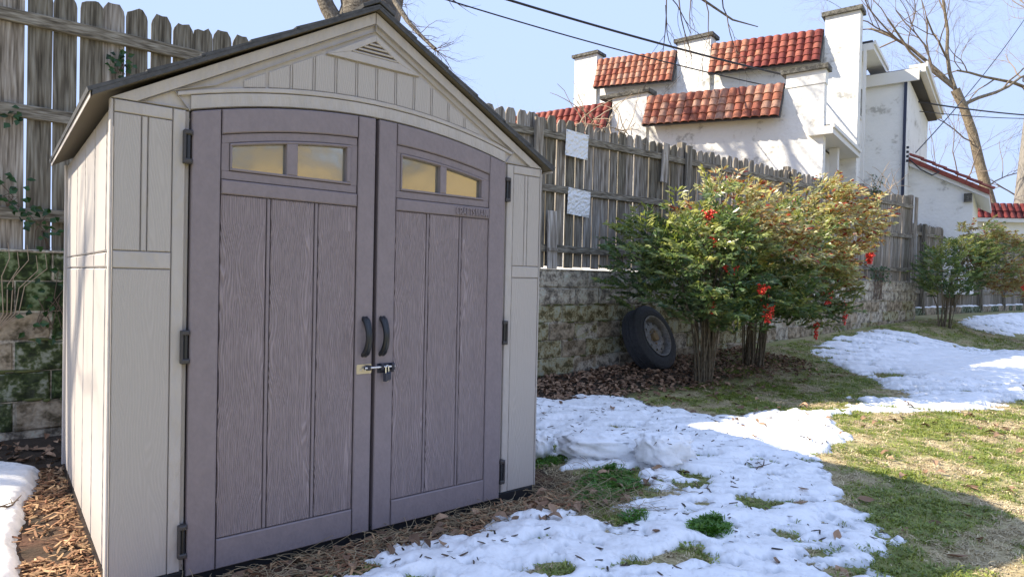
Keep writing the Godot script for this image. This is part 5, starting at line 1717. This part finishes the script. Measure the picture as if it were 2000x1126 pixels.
# ------------------------------------------------------------------ loose ground cover
func lump(label: String, c: Vector3, r: Vector3, turn: float, seed_: float) -> void:
	var t := thing("snow_chunk", label, "snow", c, turn, "broken chunks of snow beside the shed")
	var nu := 40
	var nv := 20
	var V := PackedVector3Array()
	var N := PackedVector3Array()
	for j in nv + 1:
		var ph := PI * j / nv
		for i in nu:
			var th := TAU * i / nu
			var d := Vector3(sin(ph) * cos(th), cos(ph), sin(ph) * sin(th))
			var k := 1.0 + 0.26 * n_low.get_noise_3d(d.x * 3.0 + seed_, d.y * 3.0, d.z * 3.0) + 0.2 * n_mid.get_noise_3d(d.x * 1.6 + seed_, d.y * 1.6, d.z * 1.6) + 0.08 * n_fine.get_noise_3d(d.x * 1.2, d.y * 1.2 + seed_, d.z * 1.2)
			var q := Vector3(signf(d.x) * pow(absf(d.x), 0.8), signf(d.y) * pow(absf(d.y), 0.7), signf(d.z) * pow(absf(d.z), 0.8))
			V.append(q * r * k)
	var st := start()
	st.set_smooth_group(0)
	for j in nv:
		for i in nu:
			var a := j * nu + i
			var b := j * nu + (i + 1) % nu
			for q in [a, a + nu, b, b, a + nu, b + nu]:
				st.add_vertex(V[q])
	st.index()
	st.generate_normals()
	part(t, "chunk", st.commit(), M.snow_chunk)
	# bits of leaf and twig frozen into it
	for i in 9:
		var th := rf(0, TAU)
		var ph := rf(0.2, 1.1)
		var d := Vector3(sin(ph) * cos(th), cos(ph), sin(ph) * sin(th))
		var q := Vector3(signf(d.x) * pow(absf(d.x), 0.8), pow(absf(d.y), 0.7), signf(d.z) * pow(absf(d.z), 0.8)) * r * 1.02
		var s2 := start()
		var e := Vector3(rf(-1, 1), rf(-0.3, 0.3), rf(-1, 1)).normalized() * rf(0.012, 0.035)
		tube(s2, [q - e, q + Vector3(0, 0.004, 0), q + e], [0.0015, 0.003, 0.0015], 4)
		part(t, "twig_bit", s2.commit(), M.twig)

func blade_tuft(blades: int, hmin: float, hmax: float, w: float, lean: float, rad: float) -> ArrayMesh:
	var V := PackedVector3Array()
	var N := PackedVector3Array()
	for i in blades:
		var a := rf(0, TAU)
		var p := Vector3(rf(-rad, rad), 0, rf(-rad, rad))
		var d := Vector3(cos(a), 0, sin(a))
		var s := Vector3(-sin(a), 0, cos(a)) * w * 0.5 * rf(0.7, 1.3)
		var h := rf(hmin, hmax)
		var ln := lean * rf(0.3, 1.0) * h
		var m := p + Vector3(0, h * 0.6, 0) + d * ln * 0.4
		var t := p + Vector3(0, h * (1.0 - 0.25 * lean), 0) + d * ln
		var n := (d * -0.5 + Vector3.UP).normalized()
		V.append_array([p - s, m - s * 0.8, p + s, p + s, m - s * 0.8, m + s * 0.8, m - s * 0.8, t, m + s * 0.8])
		for k in 9:
			N.append(n)
	return mesh_from(V, N, PackedColorArray())

func weed_rosette(n: int, L: float, W: float) -> ArrayMesh:
	var V := PackedVector3Array()
	var N := PackedVector3Array()
	var C := PackedColorArray()
	for i in n:
		var a := TAU * i / n + rf(-0.4, 0.4)
		var d := Vector3(cos(a), rf(0.15, 0.9), sin(a)).normalized()
		leaflet(V, N, C, Vector3(cos(a), 0.2, sin(a)) * rf(0.0, 0.02), d, Vector3.UP, L * rf(0.6, 1.2), W * rf(0.7, 1.2), Color.WHITE)
	return mesh_from(V, N, PackedColorArray())

func dead_leaf(L: float, W: float, curl: float) -> ArrayMesh:
	var st := start()
	var n := 4
	var prev: Array = []
	for i in n + 1:
		var u := float(i) / n
		var hw := W * 0.5 * sin(PI * clampf(u * 0.9 + 0.06, 0, 1))
		var y := curl * sin(PI * u) + rf(-0.003, 0.003)
		var x := (u - 0.5) * L
		var row := [Vector3(x, y + hw * 0.5, -hw), Vector3(x, y, 0), Vector3(x, y + hw * 0.45 + rf(-0.004, 0.004), hw)]
		if i > 0:
			for k in 2:
				quad(st, prev[k + 1], row[k + 1], row[k], prev[k])
		prev = row
	return st.commit()

func straw_mesh() -> ArrayMesh:
	var st := start()
	var v: Array = [Vector3.ZERO]
	var d := Vector3(1, rf(0.2, 0.6), 0).normalized()
	var rr: Array = [0.0014]
	for k in 5:
		d = (d + Vector3(rf(-0.1, 0.2), rf(-0.35, 0.12), rf(-0.5, 0.5))).normalized()
		v.append(v[-1] + d * 0.028)
		rr.append(0.0013)
	tube(st, v, rr, 3, false)
	return st.commit()

func scatter(called: String, label: String, category: String, mesh: Mesh, m: Material, xf: Array, col: Array) -> void:
	var mm := MultiMesh.new()
	mm.transform_format = MultiMesh.TRANSFORM_3D
	mm.use_colors = true
	mm.mesh = mesh
	mm.instance_count = xf.size()
	for i in xf.size():
		mm.set_instance_transform(i, xf[i])
		mm.set_instance_color(i, col[i])
	var o := MultiMeshInstance3D.new()
	o.name = numbered(called)
	o.multimesh = mm
	o.material_override = m
	add_child(o)
	tag(o, label, category, "", "stuff")

func place(x: float, z: float, up: float, s: float, tilt: float) -> Transform3D:
	var b := Basis(Vector3.UP, rf(0, TAU)) * Basis(Vector3.RIGHT, rf(-tilt, tilt)) * Basis(Vector3.FORWARD, rf(-tilt, tilt))
	return Transform3D(b.scaled(Vector3.ONE * s), Vector3(x, ground_y(x, z) + up, z))

func build_cover() -> void:
	var grass := [[], [], []]
	var gcol := [[], [], []]
	var dry := [[], []]
	var dcol := [[], []]
	var weeds := []
	var wcol := []
	# lawn: density falls with distance
	var zones := [[-0.4, 1.0, 0.33, 2.3, 1900.0], [1.0, 3.4, -1.4, 2.4, 1700.0], [3.4, 6.0, -1.9, 2.4, 1300.0], [6.0, 9.0, -2.5, 2.0, 520.0], [9.0, 16.0, -2.6, 1.6, 170.0]]
	for zn in zones:
		var n := int((zn[1] - zn[0]) * (zn[3] - zn[2]) * zn[4])
		for i in n:
			var x := rf(zn[0], zn[1])
			var z := rf(zn[2], zn[3])
			var t := snow_t(x, z)
			if t > 0.006:
				continue
			var dx := maxf(absf(x) - 1.0, 0.0)
			var dz := maxf(maxf(z, -1.86 - z), 0.0)
			if sqrt(dx * dx + dz * dz) < 0.28:
				continue
			if x < 5.6 and z < -1.35 + 0.3 * n_low.get_noise_2d(x * 2.0, z * 2.0) and rng.randf() < 0.92:
				continue
			var k := n_low.get_noise_2d(x * 3.0, z * 3.0) + rf(-0.35, 0.35)
			var big := 1.0 + 0.09 * maxf(x - 4.0, 0.0)
			var s := rf(0.7, 1.25) * big
			if k < 0.01:
				var c := Color(0.17, 0.25, 0.05).lerp(Color(0.42, 0.45, 0.12), rng.randf()) * rf(0.7, 1.15)
				if rng.randf() < 0.45:
					weeds.append(place(x, z, 0.002, s, 0.2)); wcol.append(c)
				else:
					var v := rng.randi() % 3
					grass[v].append(place(x, z, -0.003, s, 0.3)); gcol[v].append(c)
			else:
				var c2 := Color(0.45, 0.35, 0.19).lerp(Color(0.68, 0.57, 0.37), rng.randf()) * rf(0.7, 1.1)
				var v2 := rng.randi() % 2
				dry[v2].append(place(x, z, -0.002, s, 0.35)); dcol[v2].append(c2)
	# green tufts in the holes of the snow
	for e in [[1.35, 0.2, 0.16, 620], [1.52, 0.08, 0.1, 260], [1.2, 0.28, 0.1, 160], [1.27, 0.92, 0.08, 200], [1.42, -0.33, 0.08, 110], [1.08, 0.62, 0.05, 40]]:
		for i in int(e[3]):
			var a := rf(0, TAU)
			var r: float = e[2] * sqrt(rng.randf())
			var x: float = e[0] + cos(a) * r * 1.3
			var z: float = e[1] + sin(a) * r
			var c := Color(0.07, 0.2, 0.03).lerp(Color(0.16, 0.3, 0.05), rng.randf())
			var up := maxf(snow_t(x, z), 0.0)
			if rng.randf() < 0.6:
				weeds.append(place(x, z, up + 0.004, rf(0.8, 1.5), 0.35)); wcol.append(c)
			else:
				var v := rng.randi() % 3
				grass[v].append(place(x, z, up - 0.004, rf(0.8, 1.4), 0.3)); gcol[v].append(c)
	for v in 3:
		scatter("grass", "short green winter grass growing in the lawn", "grass", blade_tuft(10, 0.012, 0.032, 0.004, 1.3, 0.025), M.leaf, grass[v], gcol[v])
	scatter("weeds", "low green broadleaf weeds growing in the lawn", "weeds", weed_rosette(9, 0.02, 0.011), M.leaf, weeds, wcol)
	for v in 2:
		scatter("dry_grass", "tan dead grass matted in the lawn", "grass", blade_tuft(10, 0.005, 0.012, 0.004, 4.5, 0.025), M.dry, dry[v], dcol[v])
	# dead leaves: drift under the wall and bushes, a few elsewhere
	var lx := [[], []]
	var lc := [[], []]
	for i in 5400:
		var x := rf(1.4, 7.4)
		var z := rf(-2.72, -1.0)
		if i > 4500:
			x = rf(1.0, 5.5); z = rf(-1.6, 2.0)
		if i > 4950:
			if i % 4:
				continue
			x = rf(-1.2, 1.6); z = rf(0.02, 0.42)
		if i > 4800 and i <= 4950:
			x = rf(-1.6, -0.95); z = rf(-2.7, -1.9)
		var t := snow_t(x, z)
		if i <= 4500 and (t > 0.01 or rng.randf() < sstep(-1.75, -1.25, z + 0.2 * n_low.get_noise_2d(x * 2.0, z * 2.0)) * 0.93):
			continue
		if i > 4500 and i <= 4950 and rng.randf() < (0.8 if t > 0.0 else 0.5):
			continue
		var v := rng.randi() % 2
		var c := Color(0.2, 0.11, 0.065).lerp(Color(0.42, 0.27, 0.17), rng.randf()) * rf(0.45, 1.15)
		lx[v].append(place(x, z, maxf(t, 0.0) + rf(0.004, 0.022), rf(0.6, 1.15), 0.5)); lc[v].append(c)
	for v in 2:
		scatter("dead_leaves", "brown dead leaves drifted below the wall and bushes", "leaves", dead_leaf(0.075, 0.04, 0.012 if v else -0.008), M.dry, lx[v], lc[v])
	# straw and dry stems along the shed front
	var sx := [[], [], []]
	var scl := [[], [], []]
	for i in 2600:
		var x := rf(-1.0, 1.75)
		var z := rf(0.0, 0.3) + (0.0 if x < 0.8 else rf(-0.4, 0.3))
		if i > 2000:
			x = rf(0.95, 1.3); z = rf(-0.15, 0.6)
		if snow_t(x, z) > 0.012 and rng.randf() < 0.93:
			continue
		if x < 1.0 and z < 0.02:
			continue
		if n_mid.get_noise_2d(x * 2.0, z * 2.0) < -0.12 and rng.randf() < 0.75:
			continue
		var v := rng.randi() % 3
		sx[v].append(place(x, z, maxf(snow_t(x, z), 0.0) + rf(0.0, 0.02), rf(0.6, 1.15), 0.4))
		scl[v].append(Color(0.33, 0.24, 0.13).lerp(Color(0.55, 0.44, 0.28), rng.randf()) * rf(0.6, 1.1))
	for v in 3:
		scatter("straw", "dry straw strewn along the foot of the shed doors", "straw", straw_mesh(), M.dry, sx[v], scl[v])
	# wood chips beside the shed
	var cx := []
	var cc := []
	for i in 3600:
		var x := rf(-1.23, -0.985)
		var z := rf(-1.95, 0.35)
		if i > 2000:
			x = rf(-1.0, 1.25); z = rf(0.02, 0.36)
		if snow_t(x, z) > 0.0:
			continue
		if x < -0.98 and z < -0.55 and z > -1.15 and x < -1.06 and rng.randf() < 0.8:
			continue
		cx.append(place(x, z, rf(0.0, 0.02), rf(0.35, 0.95), 0.4))
		cc.append(Color(0.28, 0.12, 0.06).lerp(Color(0.56, 0.36, 0.19), rng.randf()) * rf(0.55, 1.1))
	var chip := start()
	plate(chip, PackedVector2Array([Vector2(-0.03, -0.003), Vector2(0.026, -0.006), Vector2(0.032, 0.002), Vector2(0.0, 0.007), Vector2(-0.026, 0.004)]), -0.0015, 0.0015)
	var chip_m := chip.commit()
	for i in cx.size():
		cx[i].basis = cx[i].basis * Basis(Vector3.RIGHT, -PI / 2)
	scatter("wood_chips", "tan wood chip mulch in the strip along the shed walls", "mulch", chip_m, M.dry, cx, cc)
	# dark flecks of bark and leaf on the snow
	var fx := []
	var fc := []
	for i in 3800:
		var x := rf(-0.2, 4.4)
		var z := rf(-1.9, 1.9)
		var t := snow_t(x, z)
		if t < 0.003 or n_mid.get_noise_2d(x * 1.1 + 7.0, z * 1.1) < rf(-0.25, 0.45):
			continue
		fx.append(place(x, z, t + 0.001, rf(0.25, 0.9), 0.3))
		fc.append(Color(0.05, 0.035, 0.024) * rf(0.5, 2.2))
	for i in fx.size():
		fx[i].basis = fx[i].basis * Basis(Vector3.RIGHT, -PI / 2)
	scatter("bark_flecks", "dark bark and leaf flecks scattered over the snow", "debris", chip_m, M.dry, fx, fc)
	# twigs lying on the snow
	for e in [[2.35, 0.55, 0.3, 0.22, "curved brown twig lying on the snow beyond the snow chunks"], [1.75, 0.55, 1.2, 0.16, "thin dark twig lying in the snow beside the larger green tuft"], [2.95, -1.62, -0.35, 0.4, "bare branching twig lying on the snow below the wall"], [-1.26, -1.15, 0.9, 0.2, "small forked twig on the snow left of the shed"]]:
		var tw := thing("fallen_twig", e[4], "twig", Vector3(e[0], ground_y(e[0], e[1]) + maxf(snow_t(e[0], e[1]), 0.0) + 0.006, e[1]), e[2])
		var st := start()
		var pts: Array = []
		for k in 7:
			pts.append(Vector3((k / 6.0 - 0.5) * e[3], 0.012 * sin(k * 1.3) + 0.006, 0.05 * sin(k * 0.55) * e[3]))
		tube(st, pts, [0.003, 0.004, 0.005, 0.005, 0.004, 0.003, 0.002], 5)
		part(tw, "stem", st.commit(), M.twig)
		var s2 := start()
		tube(s2, [pts[2], pts[2] + Vector3(0.05, 0.02, 0.06) * e[3] * 4.0], [0.0035, 0.0015], 4)
		tube(s2, [pts[4], pts[4] + Vector3(0.05, 0.015, -0.05) * e[3] * 4.0], [0.003, 0.0015], 4)
		part(tw, "side_shoot", s2.commit(), M.twig)
	lump("long flat snow chunk dotted with leaf bits beside the shed corner", Vector3(1.74, 0.085, -0.2), Vector3(0.27, 0.08, 0.15), -0.5, 3.0)
	lump("rounded clean snow chunk lying apart from the shed", Vector3(1.92, 0.11, 0.16), Vector3(0.17, 0.1, 0.13), -0.4, 9.0)
	lump("small snow chunk touching the shed corner", Vector3(1.45, 0.06, -0.5), Vector3(0.11, 0.09, 0.1), 0.3, 15.0)

func _ready() -> void:
	# camera
	var cam := Camera3D.new()
	cam.name = "camera"
	var yaw := 0.6808
	var pit := -0.0138
	var rol := 0.0215
	var fw := Vector3(sin(yaw) * cos(pit), sin(pit), -cos(yaw) * cos(pit))
	var rt := Vector3(cos(yaw), 0, sin(yaw))
	var up := rt.cross(fw)
	var r2 := rt * cos(rol) + up * sin(rol)
	var u2 := -rt * sin(rol) + up * cos(rol)
	cam.transform = Transform3D(Basis(r2, u2, -fw), Vector3(-1.3096, 1.1359, 2.6137))
	cam.fov = 48.46
	cam.far = 900.0
	cam.near = 0.05
	add_child(cam)
	cam.current = true
	# sky and exposure
	var env := Environment.new()
	env.background_mode = Environment.BG_SKY
	var sm := ProceduralSkyMaterial.new()
	sm.sky_top_color = lin(0.29, 0.38, 0.6)
	sm.sky_horizon_color = lin(0.32, 0.4, 0.58)
	sm.sky_curve = 0.14
	sm.ground_bottom_color = lin(0.2, 0.2, 0.18)
	sm.ground_horizon_color = lin(0.3, 0.34, 0.4)
	sm.sun_angle_max = 1.0
	var sky := Sky.new()
	sky.sky_material = sm
	env.sky = sky
	env.tonemap_mode = Environment.TONE_MAPPER_LINEAR
	env.tonemap_exposure = 2.12
	env.sdfgi_enabled = true
	env.ssao_enabled = true
	env.ssil_enabled = true
	var we := WorldEnvironment.new()
	we.name = "environment"
	we.environment = env
	add_child(we)
	var sun := DirectionalLight3D.new()
	sun.name = "sun"
	sun.light_energy = 1.5
	sun.light_color = Color(1.0, 0.95, 0.86)
	sun.light_angular_distance = 0.53
	sun.shadow_enabled = true
	add_child(sun)
	sun.look_at_from_position(SUN_TO * 20.0, Vector3.ZERO, Vector3.UP)
	# build
	rng.seed = 20240117
	for e in [[n_low, 1, 0.55, 3], [n_mid, 2, 2.2, 3], [n_fine, 3, 7.0, 3]]:
		e[0].seed = e[1]
		e[0].frequency = e[2]
		e[0].fractal_octaves = e[3]
		e[0].noise_type = FastNoiseLite.TYPE_SIMPLEX_SMOOTH
	make_materials()
	M.moss = mat(lin(0.1, 0.11, 0.035), 1.0)
	build_snow_field()
	print("ground")
	build_ground()
	build_shed()
	print("walls")
	build_retaining_wall()
	build_fence()
	build_house()
	build_cables()
	print("plants")
	build_trees()
	build_bushes()
	build_tyre()
	print("cover")
	build_cover()
	print("done")
